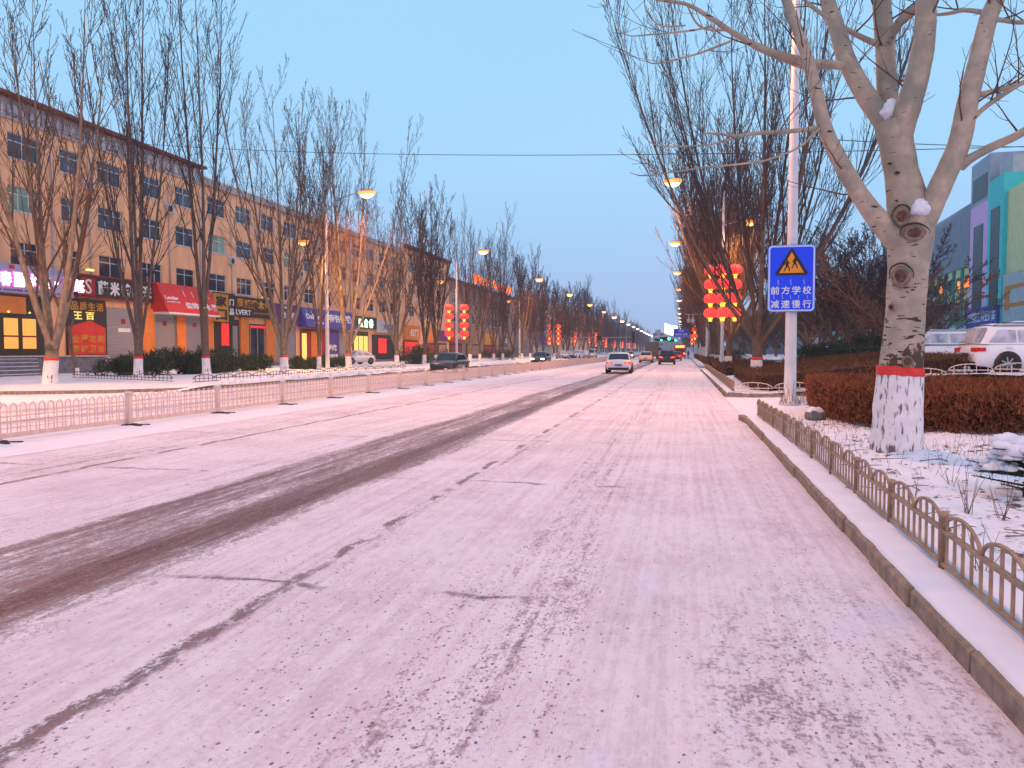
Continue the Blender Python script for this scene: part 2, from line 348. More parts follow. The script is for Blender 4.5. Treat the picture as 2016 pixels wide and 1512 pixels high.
    cr = math_('MULTIPLY', cr, mrange(math_('ADD', math_('MULTIPLY', fn, .6), math_('MULTIPLY', gn, .4)), .40, .53))
    bare2 = math_('MAXIMUM', math_('MAXIMUM', bare, math_('MULTIPLY', cr, .9)), math_('MAXIMUM', math_('MULTIPLY', crumb, .85), math_('MULTIPLY', patch, .7)))
    # colours
    snowc = N(t, 'ShaderNodeMixRGB'); snowc.inputs[1].default_value = (.85,.80,.88,1); snowc.inputs[2].default_value = (.66,.54,.60,1)
    L(mrange(math_('ADD', math_('ADD', math_('MULTIPLY', pn, .30), math_('MULTIPLY', sn, .34)), math_('ADD', math_('MULTIPLY', fn, .33), math_('MULTIPLY', gn, .2))), .50, .72), snowc.inputs[0])
    asp = N(t, 'ShaderNodeMixRGB'); asp.inputs[1].default_value = (.045,.022,.026,1); asp.inputs[2].default_value = (.25,.145,.165,1); L(mrange(math_('ADD', math_('MULTIPLY', fn, .5), math_('MULTIPLY', gn, .5)), .42, .60), asp.inputs[0])
    c = N(t, 'ShaderNodeMixRGB'); L(bare2, c.inputs[0]); L(snowc.outputs[0], c.inputs[1]); L(asp.outputs[0], c.inputs[2])
    L(c.outputs[0], b.inputs['Base Color'])
    ro = mrange(bare2, 0, 1, .75, .5); L(ro, b.inputs['Roughness']); b.inputs['Specular IOR Level'].default_value = .35
    bp = N(t, 'ShaderNodeBump'); bp.inputs['Strength'].default_value = .8; bp.inputs['Distance'].default_value = .05
    hh = math_('SUBTRACT', math_('ADD', math_('MULTIPLY', fn, .9), math_('MULTIPLY', gn, .5)), math_('MULTIPLY', bare2, .7)); L(hh, bp.inputs['Height']); L(bp.outputs[0], b.inputs['Normal'])
    return m
M['road'] = road_mat()

# ---------------------------------------------------------------- text
_TX = {}
def text_mesh(body, mat_, bold=.012, depth=.0, key=None):
    cu = bpy.data.curves.new('lettering', 'FONT'); cu.body = body; cu.size = 1; cu.offset = bold; cu.extrude = .01; cu.resolution_u = 2
    cu.align_x = 'LEFT'
    o = bpy.data.objects.new('lettering_source', cu); COL.objects.link(o)
    dg = bpy.context.evaluated_depsgraph_get(); me = bpy.data.meshes.new_from_object(o.evaluated_get(dg))
    bpy.data.objects.remove(o); bpy.data.curves.remove(cu)
    me.materials.clear(); me.materials.append(mat_)
    return me
def lettering(body, mat_, p0, ex, ez, wd, ht, parent, bold=.012, name='lettering', th=.02):
    """fit the words into a wd x ht rectangle whose lower left corner is p0; ex, ez: unit directions"""
    me = text_mesh(body, mat_, bold)
    if not me.vertices: return None
    xs = [v.co.x for v in me.vertices]; ys = [v.co.y for v in me.vertices]
    x0, x1, y0, y1 = min(xs), max(xs), min(ys), max(ys)
    ex = Vector(ex).normalized(); ez = Vector(ez).normalized(); nn = ex.cross(ez); p0 = Vector(p0)
    for v in me.vertices:
        v.co = p0 + ex*((v.co.x-x0)/max(1e-6,x1-x0)*wd) + ez*((v.co.y-y0)/max(1e-6,y1-y0)*ht) + nn*(v.co.z/.01*th*.5+th*.5)
    me.update(); me.name = name
    o = bpy.data.objects.new(name, me); COL.objects.link(o); o.parent = parent
    return o
def mongol(mb, p, ex, ez, h, m=0, seed=0):
    """one upright word of the vertical script: a spine with teeth and a tail"""
    r = random.Random(seed); p = Vector(p); ex = Vector(ex); ez = Vector(ez); nn = ex.cross(ez)
    def st(a, b, wd):
        a = Vector(a); b = Vector(b); A = p+ex*a.x*h+ez*a.y*h; B_ = p+ex*b.x*h+ez*b.y*h; d = (B_-A).normalized(); q = d.cross(nn)*wd*h*.5
        mb.prism([A-q, B_-q, B_+q, A+q], nn*.01, m)
    st((0,0), (0,1), .10)
    for k in range(3):
        y = .9 - k*.22 - r.uniform(0,.06); s = -1 if r.random() < .6 else 1
        st((0,y), (s*.16, y+.06), .08)
    st((0,0), (.18,-.05), .10); st((.18,-.05), (.24,.08), .08)

# ================================================================ ground and road
def rz_(x, y):   # height of the ground on the right-hand side
    t = min(1, max(0, (x-2.6)/7.0)); return .12 + .70*t*t*(3-2*t)
def gap(y): return 18.2 < y < 27.3 or 68 < y < 73.5
def nz2(x, y, s): return mn.noise(Vector((x*s, y*s, 3.3)))
g = MB(); g.add([(-900,-90,-.06),(900,-90,-.06),(900,1900,-.06),(-900,1900,-.06)], [(0,1,2,3)])
struct(g.build('ground', M['snow']))
g = MB(); g.add([(-19.1,-60,0),(1.45,-60,0),(1.45,1400,0),(-19.1,1400,0)], [(0,1,2,3)])
struct(g.build('road', M['road']))
def grid(name, xs, ys, zf, m):
    g = MB(); nx = len(xs); vs = [(x, y, zf(x, y)) for y in ys for x in xs]
    fs = [(j*nx+i, j*nx+i+1, (j+1)*nx+i+1, (j+1)*nx+i) for j in range(len(ys)-1) for i in range(nx-1)]
    g.add(vs, fs, 0, True); return struct(g.build(name, m))
def lin(a, b, n): return [a+(b-a)*i/n for i in range(n+1)]
# planted verges right of the road
def verge(x, y):
    e_ = min(1, max(0, (x-1.56)/.3))
    return rz_(x, y) + (.06*nz2(x, y, 1.3) + .045*nz2(x, y, 4.0) + .022*nz2(x, y, 11))*e_ + .02 + .05*exp(-((x-2.97)**2+(y-11.8)**2)/.5)
xv = lin(1.56, 3.0, 30) + lin(3.05, 12, 60)[0:] ; 
M['verge_snow'] = mat('verge_snow', (.74,.76,.85), .75, .06, 5, bump=.6, spec=.3)
def verge_mat():     # snow with scattered litter of leaves and soil
    m = M['verge_snow']; t = m.node_tree; b = t.nodes['Principled BSDF']; base = b.inputs['Base Color'].links[0].from_socket
    g = N(t, 'ShaderNodeNewGeometry'); s = N(t, 'ShaderNodeSeparateXYZ'); t.links.new(g.outputs['Position'], s.inputs[0])
    n1 = N(t, 'ShaderNodeTexNoise'); n1.inputs['Scale'].default_value = 7; n1.inputs['Detail'].default_value = 6; n1.inputs['Roughness'].default_value = .7; t.links.new(g.outputs['Position'], n1.inputs['Vector'])
    n2 = N(t, 'ShaderNodeTexNoise'); n2.inputs['Scale'].default_value = .9; n2.inputs['Detail'].default_value = 3; t.links.new(g.outputs['Position'], n2.inputs['Vector'])
    inb = N(t, 'ShaderNodeMapRange'); inb.inputs[1].default_value = 1.85; inb.inputs[2].default_value = 2.4; t.links.new(s.outputs['X'], inb.inputs[0])
    ad = N(t, 'ShaderNodeMath', operation='MULTIPLY_ADD'); ad.inputs[1].default_value = .55; t.links.new(n2.outputs[0], ad.inputs[0]); t.links.new(n1.outputs[0], ad.inputs[2])
    r = N(t, 'ShaderNodeMapRange'); r.inputs[1].default_value = .86; r.inputs[2].default_value = .95; t.links.new(ad.outputs[0], r.inputs[0])
    mu = N(t, 'ShaderNodeMath', operation='MULTIPLY'); t.links.new(r.outputs[0], mu.inputs[0]); t.links.new(inb.outputs[0], mu.inputs[1])
    c = N(t, 'ShaderNodeMixRGB'); t.links.new(mu.outputs[0], c.inputs[0]); t.links.new(base, c.inputs[1]); c.inputs[2].default_value = (.13,.075,.055,1); t.links.new(c.outputs[0], b.inputs['Base Color'])
verge_mat()
grid('verge', xv, lin(-12, 18.0, 260), verge, M['verge_snow'])
grid('verge', lin(1.62, 12, 30), lin(27.5, 67.9, 60), verge, M['verge_snow'])
grid('verge', lin(1.62, 12, 12), lin(73.6, 700, 60), verge, M['verge_snow'])
for nm, a, b in (('driveway', 18.0, 27.5), ('driveway', 67.9, 73.6)):
    grid(nm, lin(1.45, 12, 20), lin(a, b, 14), lambda x, y: .004 + (rz_(x, y)-.12)*1.0 + .01*nz2(x,y,2) + (.0 if x < 2.6 else .0), M['snow'])
grid('car_park', lin(12, 140, 10), lin(-60, 700, 30), lambda x, y: .84+.02*nz2(x,y,.3), M['snow'])
# kerb stones, right (each run one structure, joints modelled as gaps)
def kerb_run(x0, y0, x1, y1, h, wd, seg=1.0):
    g = MB(); d = Vector((x1-x0, y1-y0, 0)); Ln = d.length; d.normalize(); n = Vector((d.y, -d.x, 0)); k = max(1, int(Ln/seg)); 
    for i in range(k):
        a = Ln*i/k+.011; b = Ln*(i+1)/k-.011; j = rnd(-.014,.014); jz = rnd(-.010,.010)
        o = Vector((x0, y0, 0))
        A = o+d*a+n*j; B_ = o+d*b+n*j; c = .018
        prof = [(0,-.05),(0,h-c+jz),(c,h+jz),(wd,h+jz),(wd,-.05)]
        vs = [A+n*p+Vector((0,0,z)) for p, z in prof] + [B_+n*p+Vector((0,0,z)) for p, z in prof]
        g.add(vs, [(0,5,6,1),(1,6,7,2),(2,7,8,3),(3,8,9,4),(0,1,2,3,4),(9,8,7,6,5)], 0)
    return struct(g.build('kerb', M['kerb']))
kerb_run(1.40, -12, 1.40, 17.2, .13, .13)
kerb_run(1.40, 17.22, 1.28, 18.4, .12, .13, .6)
kerb_run(1.50, 27.4, 1.66, 67.9, .13, .13, 1.0)
kerb_run(3.9, 27.28, 1.48, 27.28, .13, .13, .8); kerb_run(12, 27.28, 3.92, 27.28, .16, .13, .8)
kerb_run(1.70, 73.6, 2.1, 260, .13, .13, 3)
# snow lying on the kerb strip (slightly rounded, ragged edge)
g = MB()
def snow_strip(g, x0, x1, y0, y1, z, dy=.12):
    ys = lin(y0, y1, int((y1-y0)/dy)); pr = []
    for y in ys:
        e1 = x0 + .012*mn.noise(Vector((y*3, 1, 0))) + .008*mn.noise(Vector((y*11, 2, 0)))
        t_ = .030 + .012*mn.noise(Vector((y*1.2, 5, 0)))
        pr.append([(e1, y, z-.01), (e1+.012, y, z+t_*.6), (e1+.05, y, z+t_), ((x0+x1)/2, y, z+t_+.01*mn.noise(Vector((y*2,7,0)))), (x1, y, z+t_*.9)])
    o = []; 
    for r in pr: o += r
    fs = [(j*5+i, j*5+i+1, (j+1)*5+i+1, (j+1)*5+i) for j in range(len(pr)-1) for i in range(4)]
    g.add(o, fs, 0, True)
snow_strip(g, 1.43, 1.70, -3, 17.6, .125)
snow_strip(g, 1.55, 1.80, 27.6, 68, .125, .4)
struct(g.build('snow_cover', M['snow']))
# left side: pavement, bank, side street corner
KL = [(-200,21.2),(-24.5,22.6),(-23,23.2),(-20.8,24.6),(-19.4,26.4),(0,27.5)]
def kline(x):
    for (a, b), (c, d) in zip(KL[:-1], KL[1:]):
        if a <= x <= c: return b+(d-b)*(x-a)/(c-a)
    return 27
def lz(x, y):
    b = exp(-((x+20.0)/.9)**2)*.14 if y > 27 else 0
    if y < 27.2: return .014+.116*min(1,max(0,(y-kline(x)-.1)/.25))
    return .13 + b*(.6+.6*nz2(x,y,.9)) + .04*nz2(x,y,.7) + .02*nz2(x,y,2.2)
grid('pavement', lin(-48, -19.05, 70), lin(26, 130, 150), lz, M['snow'])
grid('pavement', lin(-48, -19.05, 12), lin(130, 900, 40), lz, M['snow'])
grid('side_street', lin(-90, -28, 12)+lin(-27.5, -19.05, 30), lin(-30, 20, 6)+lin(20.3, 26.02, 30), lambda x,y: .014+.116*min(1,max(0,(y-kline(x)-.1)/.25)), M['snow'])
def arc_kerb():
    g = MB(); pts = [(-24.5,22.6),(-23,23.2),(-20.8,24.6),(-19.4,26.4),(-19.05,29)]
    pts += [(-19.05, y) for y in range(32, 200, 3)]
    for (a, b) in zip(pts[:-1], pts[1:]):
        if 64 < a[1] < 74: continue
        A = Vector((*a,0)); B_ = Vector((*b,0)); d = (B_-A).normalized(); n = Vector((-d.y, d.x, 0))*.14
        g.prism([A, B_, B_+n, A+n], (0,0,.145))
    return struct(g.build('kerb', M['kerb']))
arc_kerb()

# ================================================================ trees
def tree_branch(mb, p, d, L, r, lvl, P, sides):
    n = P['seg'][min(lvl, 3)]; st = L/n; pts = [p.copy()]; rr = [r]; up = P['up'][min(lvl,3)]; wb = P['wob'][min(lvl,3)]
    q = p.copy(); dd = d.normalized(); kids = []
    for i in range(n):
        dd = (dd + Vector((0,0,1))*up + Vector((rnd(-1,1), rnd(-1,1), rnd(-1,1)))*wb).normalized()
        q = q + dd*st; pts.append(q.copy()); f = (i+1)/n; rr.append(max(P['rmin'], r*(1-f)**1.15 + P['rmin']*f)); kids.append((q.copy(), dd.copy(), rr[-1], f))
    mb.tube(pts, rr, sides[min(lvl,3)], 0 if lvl == 0 else 1, cap=False)
    if lvl >= P['lv']: return
    k = P['kids'][lvl]
    for j in range(k):
        f = P['start'][lvl] + (1-P['start'][lvl]-.04)*(j+rnd(.1,.9))/k; x = f*n; i = min(n-1, int(x)); a = pts[i].lerp(pts[i+1], x-i)
        td = (pts[i+1]-pts[i]).normalized(); ax = Vector((rnd(-1,1), rnd(-1,1), rnd(-.3,.3))); ax = (ax - td*ax.dot(td)).normalized()
        ang = radians(rnd(*P['ang'][lvl])); cd_ = td*cos(ang) + ax*sin(ang)
        tree_branch(mb, a, cd_, L*P['len'][lvl]*(1-.65*f)*rnd(.65,1.25), max(P['rmin'], rr[i]*.42), lvl+1, P, sides)
def wash_parts(t, r0, r1, h, band=True, n=14, mat_='wash', lean=(0,0), bandh=.12):
    g = MB(); pr = [(r0*1.25,-.05),(r0*1.10,.10),(r0,.3),((r0+r1)/2,h*.6),(r1,h)]
    vs = [[(r*1.03+.008)*(1+.04*sin(3*q+z*4)) for q in [2*pi*j/n for j in range(n)]] for r, z in pr]
    pts = [(v*cos(2*pi*j/n)+lean[0]*z, v*sin(2*pi*j/n)+lean[1]*z, z) for (r, z), row in zip(pr, vs) for j, v in enumerate(row)]
    g.add(pts, [(i*n+j, i*n+(j+1)%n, (i+1)*n+(j+1)%n, (i+1)*n+j) for i in range(len(pr)-1) for j in range(n)], 0, True)
    g.build('whitewash', M[mat_], t)
    if band:
        b = MB(); b.lathe([(r1*1.03,h-.01),(r1*1.06+.012,h),(r1*1.05+.012,h+bandh),(r1*1.0,h+bandh+.01)], n, 0, Matrix.Translation((lean[0]*h, lean[1]*h, 0))); b.build('red_band', M['redband'], t)
POP = dict(seg=(9,6,4,3), up=(.13,.17,.18,.12), wob=(.02,.03,.045,.06), kids=(15,7,4), start=(.10,.12,.15), ang=((18,38),(20,40),(22,45)), len=(.44,.44,.45), rmin=.011, lv=3)
def poplar(name, label, loc, H=18, fork=2.2, r=.2, limbs=4, spread=24, seed=1, band=True, P=None, detail=3, mats=None, group='bare roadside poplars', washh=1.05, wash=True, lean=0):
    random.seed(seed); P = dict(POP, **(P or {})); P['lv'] = detail
    t = thing(name, label, 'tree', loc, 0, group)
    g = MB(); lx = rnd(-.06,.06)+lean; ly = rnd(-.05,.05)
    tp = [(lx*z + .02*sin(z*2.1), ly*z, z) for z in (-.1, .2, .6, 1.2, 1.7, fork*.85, fork)]
    g.tube(tp, [r*1.35, r*1.12, r*1.0, r*.95, r*.97, r*1.05, r*1.1], 10, 0, cap=False)
    g.build('trunk', (mats or (M['bark'], M['twig']))[0], t)
    c = MB(); top = Vector((lx*fork, ly*fork, fork-.05)); a0 = rnd(0, 2*pi)
    for k in range(limbs):
        q = a0 + 2*pi*k/limbs + rnd(-.35,.35); sp_ = radians(spread*rnd(.55,1.3)) if k else radians(spread*.25)
        d = Vector((cos(q)*sin(sp_), sin(q)*sin(sp_), cos(sp_)))
        st = top + Vector((cos(q), sin(q), 0))*r*.45 + Vector((0,0,rnd(-.5,.15)*min(1,fork*.4)))
        tree_branch(c, st, d, (H-fork)*rnd(.78,1.05)/(1.02), r*(rnd(.42,.58) if limbs > 3 else rnd(.5,.6)), 0, P, (7,5,3,3))
    c.build('crown', list(mats or (M['bark'], M['twig'])), t)
    if wash: wash_parts(t, r*1.06, r*1.0, washh, band, lean=(lx,ly))
    return t
G_L = 'bare poplars along the left pavement'
left_trees = [  # photo x of the foot, distance Y, height, trunk r, limbs, spread, fork, label
 (98, 28.6, 20, .28, 5, 22, 1.9, 'thick bare tree with forked trunk before the lavender shop sign at the left'),
 (272, 36.4, 24, .22, 5, 18, 2.3, 'dark bare poplar whose trunk stands before the white lettered black shop sign'),
 (407, 40.5, 27, .22, 3, 10, 4.0, 'tall narrow bare poplar beside the slanted red shop awning'),
 (560, 47.8, 22, .26, 6, 22, 2.0, 'wide vase shaped bare poplar in front of the purple shop sign'),
 (628, 53.0, 20, .15, 4, 16, 2.6, 'slim bare poplar just left of the white lamp post'),
 (687, 57.6, 21, .22, 6, 22, 1.7, 'reddish bare poplar just right of the first white lamp post'),
 (782, 70.5, 18.5, .22, 7, 24, 2.0, 'bare poplar beside the parked snowy white saloon'),
 (835, 78.0, 20, .20, 5, 18, 2.2, 'bare poplar left of the first row of red lanterns, with dark shrubs behind'),
 (857, 82.5, 18, .18, 5, 18, 2.2, 'slim bare poplar right beside the first red lantern post'),
 (925, 96.0, 20, .22, 6, 22, 2.2, 'bare poplar directly right of the first red lantern post'),
 (945, 102, 18, .18, 5, 20, 2.2, 'second bare poplar right of the first red lantern post'),
 (972, 109, 19, .2, 5, 18, 2.2, 'bare poplar below the orange neon roof lettering'),
 (990, 115.5, 18, .2, 5, 18, 2.2, 'bare poplar before the dark block beyond the neon lettering')]
poplar('bare_tree', 'bare tree at the upper left corner with branches glowing orange under the lamp', (-28.2, 22.0, .13), 17, 2.2, .22, 6, 32, 99, True, {'kids': (13,6,4)}, 3, (M['bark_l'], M['twig_r']), G_L)
for i, (u, Yc, H, r, nl, spd, fk, lab) in enumerate(left_trees):
    p = at(u, 740, Yc); z = .13
    det = 3 if i < 9 else 2
    PP = {'kids': (13,7,3)} if i < 7 else {'kids': (15,7,4), 'rmin': .014}
    poplar('bare_tree', lab, (p.x, Yc, z), H, fk, r, nl, spd, 170+i, i not in (6,8,9), PP, det, (M['bark_l'], M['twig_r']) if i in (0,3,5,6) else (M['bark'], M['twig']), G_L, lean=.03 if i == 0 else 0)
# small leaning pruned tree behind the near planter
t = thing('young_tree', 'small crooked young tree with cut top in front of the red shop window poster', 'tree', (-32.2, 35.4, .13))
g = MB(); g.tube([(0,0,-.1),(-.15,0,.9),(-.35,0,1.7),(-.4,0,2.6),(-.1,0,3.3)], [.10,.085,.08,.07,.05], 8, 0); g.tube([(-.37,0,2.2),(-.7,0,2.9),(-.8,.1,3.4)], [.05,.04,.02], 6, 0)
g.build('trunk', M['bark'], t); wash_parts(t, .10, .09, .55, False, 10)
# middle and far trees: shared crowns, every tree an object
random.seed(50)
farL = []; farR = []
FARP = {'kids': (16,8,3), 'rmin': .022}
for k in range(5):
    farL.append(poplar('bare_tree', 'bare poplar in the distant part of the left row', (-27, 122+7*k, .13), rnd(16,19), 2.0, .2, 5, rnd(16,26), 300+k, False, FARP, 2, None, 'distant bare poplars of the left row'))
yy = 160.0; random.seed(51); idx = 0
while yy < 620:
    dup(random.choice(farL), (-27+rnd(-.6,.6), yy, .1), rnd(0,6.28), None, None, (1,1,rnd(.85,1.12))); yy += rnd(5.5,8.5)*(1 if yy < 300 else 1.8)
# right row
RP = {'kids': (19,8,4), 'up': (.13,.17,.17,.12), 'wob': (.022,.035,.05,.07), 'ang': ((18,36),(16,32),(18,36)), 'len': (.40,.46,.45), 'start': (.04,.08,.12), 'rmin': .010}
p = at(1487, 752, 38.5)
poplar('bare_tree', 'broad fan shaped bare poplar with red banded trunk behind the school sign', (p.x, 38.5, .13), 24, 2.2, .26, 9, 33, 431, True, RP, 3, (M['bark'], M['twig']), 'bare poplars along the right verge')
p = at(1428, 725, 62)
poplar('bare_tree', 'bare poplar with snow in its fork beside the right red lantern post', (p.x+.35, 64.5, .14), 23, 2.6, .26, 7, 26, 402, False, {'kids': (16,8,3), 'start': (.06,.1,.12), 'rmin': .014, 'wob': (.03,.04,.06,.08)}, 3, (M['bark'], M['twig_r']), 'bare poplars along the right verge')
random.seed(403)
for k, (yk, lab) in enumerate(((74,'bare poplar directly beyond the right red lantern post'), (82,'second bare poplar beyond the right red lantern post'), (89,'bare poplar behind the slim white lamp post on the right'), (97,'third dark poplar beyond the right lantern post'))):
    farR.append(poplar('bare_tree', lab, (3.7+rnd(-.2,.5), yk, .14), rnd(19,23), 2.2, .22, 8, rnd(24,30), 410+k, False, {'kids': (20,9,3), 'rmin': .02}, 3 if k < 1 else 2, (M['bark'], M['twig_r']), 'bare poplars along the right verge'))
yy = 105.0; random.seed(52)
while yy < 620:
    o = dup(random.choice(farR[1:]), (3.9+rnd(-.4,.6), yy, .14), rnd(0,6.28), 'bare poplar in the distant part of the right row', 'distant bare poplars of the right row', (1,1,rnd(.8,1.05))); yy += rnd(5.5,8)*(1 if yy < 280 else 1.8)

# the big tree at the right
def big_tree():
    YB = 11.8; base = at(1763, 893, YB); base.z = .10
    t = thing('bare_tree', 'big pale scarred tree with red band, white base and spreading limbs, nearest on the right', 'tree', base, 0, None)
    def pt(u, v, dy=0): return at(u, v, YB+dy) - base
    s = YB/ (ray(1780,600).normalized().y) ; px = YB/FPX*1.04   # metres per photo pixel at the tree
    def spline(cp, n=5):
        out = []
        for i in range(len(cp)-1):
            p0 = cp[max(i-1,0)]; p1 = cp[i]; p2 = cp[i+1]; p3 = cp[min(i+2,len(cp)-1)]
            for k in range(n):
                q = k/n; out.append(tuple(.5*((2*b)+(-a+c)*q+(2*a-5*b+4*c-d)*q*q+(-a+3*b-3*c+d)*q**3) for a,b,c,d in zip(p0,p1,p2,p3)))
        out.append(cp[-1]); return out
    def limb(mb, cps, sides=12, m=0, n=5):        # cps: (u, v, dy, width px)
        sp = spline(cps, n); pts = []; rr = []
        for i, (u, v, dy, wd) in enumerate(sp):
            pts.append(pt(u, v, dy)); rr.append(max(.004, wd*px*.5)*(1+.05*mn.noise(Vector((u*.03, v*.03, 0)))))
        mb.tube(pts, rr, sides, m, cap=False); return pts, rr
    g = MB()
    limb(g, [(1764,925,0,96),(1764,890,0,84),(1766,850,0,78),(1768,800,0,77),(1772,735,0,72),(1780,650,0,66),(1785,570,0,64),(1790,500,0,68),(1794,450,0,74),(1786,395,0,66),(1774,336,0,54),(1764,280,0,56),(1757,240,0,58)], 20)
    g.build('trunk', M['bigbark'], t)
    c = MB(); mains = []
    def L(cps, sides=10): 
        r = limb(c, cps, sides); mains.append(r); return r
    L([(1790,490,0,44),(1755,462,-.1,40),(1702,397,-.3,30),(1649,308,-.5,26),(1623,247,-.6,23),(1599,150,-.6,20),(1578,81,-.6,18),(1552,12,-.5,16),(1530,-60,-.5,12),(1500,-200,-.4,7)])
    L([(1760,262,0,40),(1738,235,.1,36),(1706,190,.2,34),(1670,125,.3,31),(1649,61,.4,28),(1629,0,.5,26),(1612,-80,.6,22),(1600,-250,.7,12)])
    L([(1672,132,.3,16),(1630,126,.1,14),(1589,121,-.2,13),(1516,101,-.5,11),(1451,69,-.8,9.5),(1394,32,-1.,8),(1350,8,-1.1,6),(1297,0,-1.2,4),(1262,-12,-1.2,2)])
    L([(1640,128,.2,12),(1590,131,0,11),(1540,116,-.3,9),(1480,90,-.5,6),(1440,62,-.6,4.5),(1395,58,-.7,4),(1371,45,-.8,3.5),(1352,8,-.9,3)])
    L([(1766,300,0,38),(1783,227,-.15,42),(1803,162,-.2,39),(1819,81,-.25,36),(1823,0,-.3,33),(1822,-100,-.3,26),(1835,-260,-.2,14)])
    L([(1757,270,.1,34),(1748,198,.35,35),(1742,81,.6,34),(1736,0,.7,32),(1735,-120,.8,24),(1722,-260,.9,12)])
    L([(1752,80,.4,13),(1770,45,.2,16),(1803,16,0,16),(1840,-20,-.1,13),(1880,-90,-.2,8)])
    L([(1730,88,.5,11),(1700,75,.5,10),(1666,57,.5,9),(1597,12,.3,7),(1560,-30,.3,4)])
    L([(1796,478,0,50),(1820,435,-.1,42),(1856,356,-.25,37),(1888,283,-.35,36),(1905,202,-.45,33),(1925,121,-.5,30),(1945,40,-.6,28),(1961,0,-.6,26),(1990,-80,-.7,20),(2020,-220,-.8,10)])
    L([(1890,325,-.3,22),(1912,311,-.4,15),(1949,291,-.5,14),(1994,271,-.7,13),(2030,252,-.8,12),(2110,220,-1,8),(2200,150,-1.1,4)])
    L([(1918,189,-.4,14),(1940,184,-.4,9),(1969,176,-.3,9),(2016,162,-.2,8),(2100,130,0,5)])
    L([(1905,245,-.4,9),(1935,215,-.5,8),(1969,190,-.6,8),(2005,168,-.7,6),(2080,120,-.7,4)])
    L([(1945,35,-.6,9),(1975,40,-.7,7),(2020,44,-.8,6),(2100,30,-.9,3)])
    L([(1940,25,-.5,8),(1900,20,-.3,7),(1870,26,-.2,6),(1838,30,-.1,4)])
    L([(1612,252,-.6,9),(1548,259,-.8,7),(1483,263,-1,6),(1450,268,-1.1,5),(1419,264,-1.2,4),(1385,262,-1.3,3)])
    L([(1455,268,-1.1,4),(1410,282,-1.1,3),(1350,288,-1.2,2.5),(1290,285,-1.3,2),(1262,262,-1.3,1.2)], 4)
    L([(1439,81,-.8,4.5),(1400,96,-.9,4),(1362,109,-1,3.5),(1285,125,-1.1,2.5),(1269,103,-1.1,1.5)], 4)
    L([(1400,52,-.9,4),(1354,61,-1,3.5),(1269,69,-1.1,2.5),(1238,70,-1.1,2),(1214,57,-1.1,1.2)], 4)
    L([(1350,50,-1,3),(1300,50,-1,2.5),(1272,20,-1,2),(1268,-20,-1,1.5)], 4)
    L([(1380,330,-1.1,2.5),(1330,338,-1.2,2.2),(1270,346,-1.3,2),(1240,340,-1.3,1.2)], 4)
    L([(1500,318,-1.0,4),(1440,325,-1.1,3),(1380,330,-1.1,2.5)], 4)
    L([(1625,240,-.6,5),(1580,285,-.8,4.5),(1540,305,-.9,4),(1500,318,-1.,4)], 4)
    random.seed(77)
    T = dict(seg=(5,5,4,3), up=(.10,.12,.12,.1), wob=(.16,.2,.22,.2), kids=(5,3,0), start=(.2,.2,.2), ang=((35,70),(35,65),(30,60)), len=(.5,.5,.5), rmin=.0035, lv=2)
    for k, (pts, rr) in enumerate(mains):
        n = len(pts); cnt = 8 if rr[0] > .1 else 4
        for j in range(cnt):
            i = random.randrange(int(n*.25), n-1); d = (pts[min(i+1,n-1)]-pts[i-1]).normalized(); ax = Vector((rnd(-1,1), rnd(-1,1), rnd(-.2,.9))).normalized()
            if pts[i].z < 5.0 and rr[0] > .1 and random.random() < .6: continue
            tree_branch(c, pts[i], (d*.35+ax).normalized(), rnd(.5,1.7), min(.016, rr[i]*.4), 1, T, (5,5,3,3))
    c.build('crown', [M['bigbark'], M['twig_r']], t)
    # whitewash sleeve and band follow the trunk
    def sleeve(name, v0, v1, extra, mt, n=8):
        W = [(925,1764,96),(890,1764,84),(850,1766,78),(800,1768,77),(735,1772,72),(715,1774,70)]
        b = MB(); pts = []; rr = []
        for k in range(n+1):
            v = v0+(v1-v0)*k/n
            for (a, ua, wa), (b_, ub, wb_) in zip(W[:-1], W[1:]):
                if b_ <= v <= a: f = (a-v)/(a-b_); pts.append(pt(ua+(ub-ua)*f, v)); rr.append((wa+(wb_-wa)*f)*px*.5+extra)
        ns = 48; b.tube(pts, rr, ns, 0, cap=False)
        for row, sg in ((0, -1), (len(pts)-1, 1)):
            for j in range(ns):
                i = row*ns+j; v_ = Vector(b.v[i]); v_.z += .018*mn.noise(Vector((cos(2*pi*j/ns)*5, sin(2*pi*j/ns)*5, v0))) + .008*mn.noise(Vector((j*.9, v0, 1))); b.v[i] = tuple(v_)
        for i in range(len(b.v)):
            v_ = Vector(b.v[i]); k2 = i//ns; c_ = pts[k2]; d_ = v_-c_; d_.z = 0; b.v[i] = tuple(v_ + d_*.05*mn.noise(v_*6+Vector((0,0,5)))) if d_.length > 0 else b.v[i]
        return b.build(name, mt, t)
    sleeve('whitewash', 905, 738, .012, M['wash_big']); sleeve('red_band', 739, 722, .02, M['redband'], 3)
    # knots: ringed scars of cut branches on the side facing the road and camera
    M['knot'] = mat('knot_wood', (.12,.06,.04), .9, .5, 22, bump=.8); M['knotr'] = mat('knot_rim', (.22,.165,.125), .9, .45, 16, bump=.6); M['fold'] = mat('dark_bark_fold', (.045,.03,.028), .9, .3, 12)
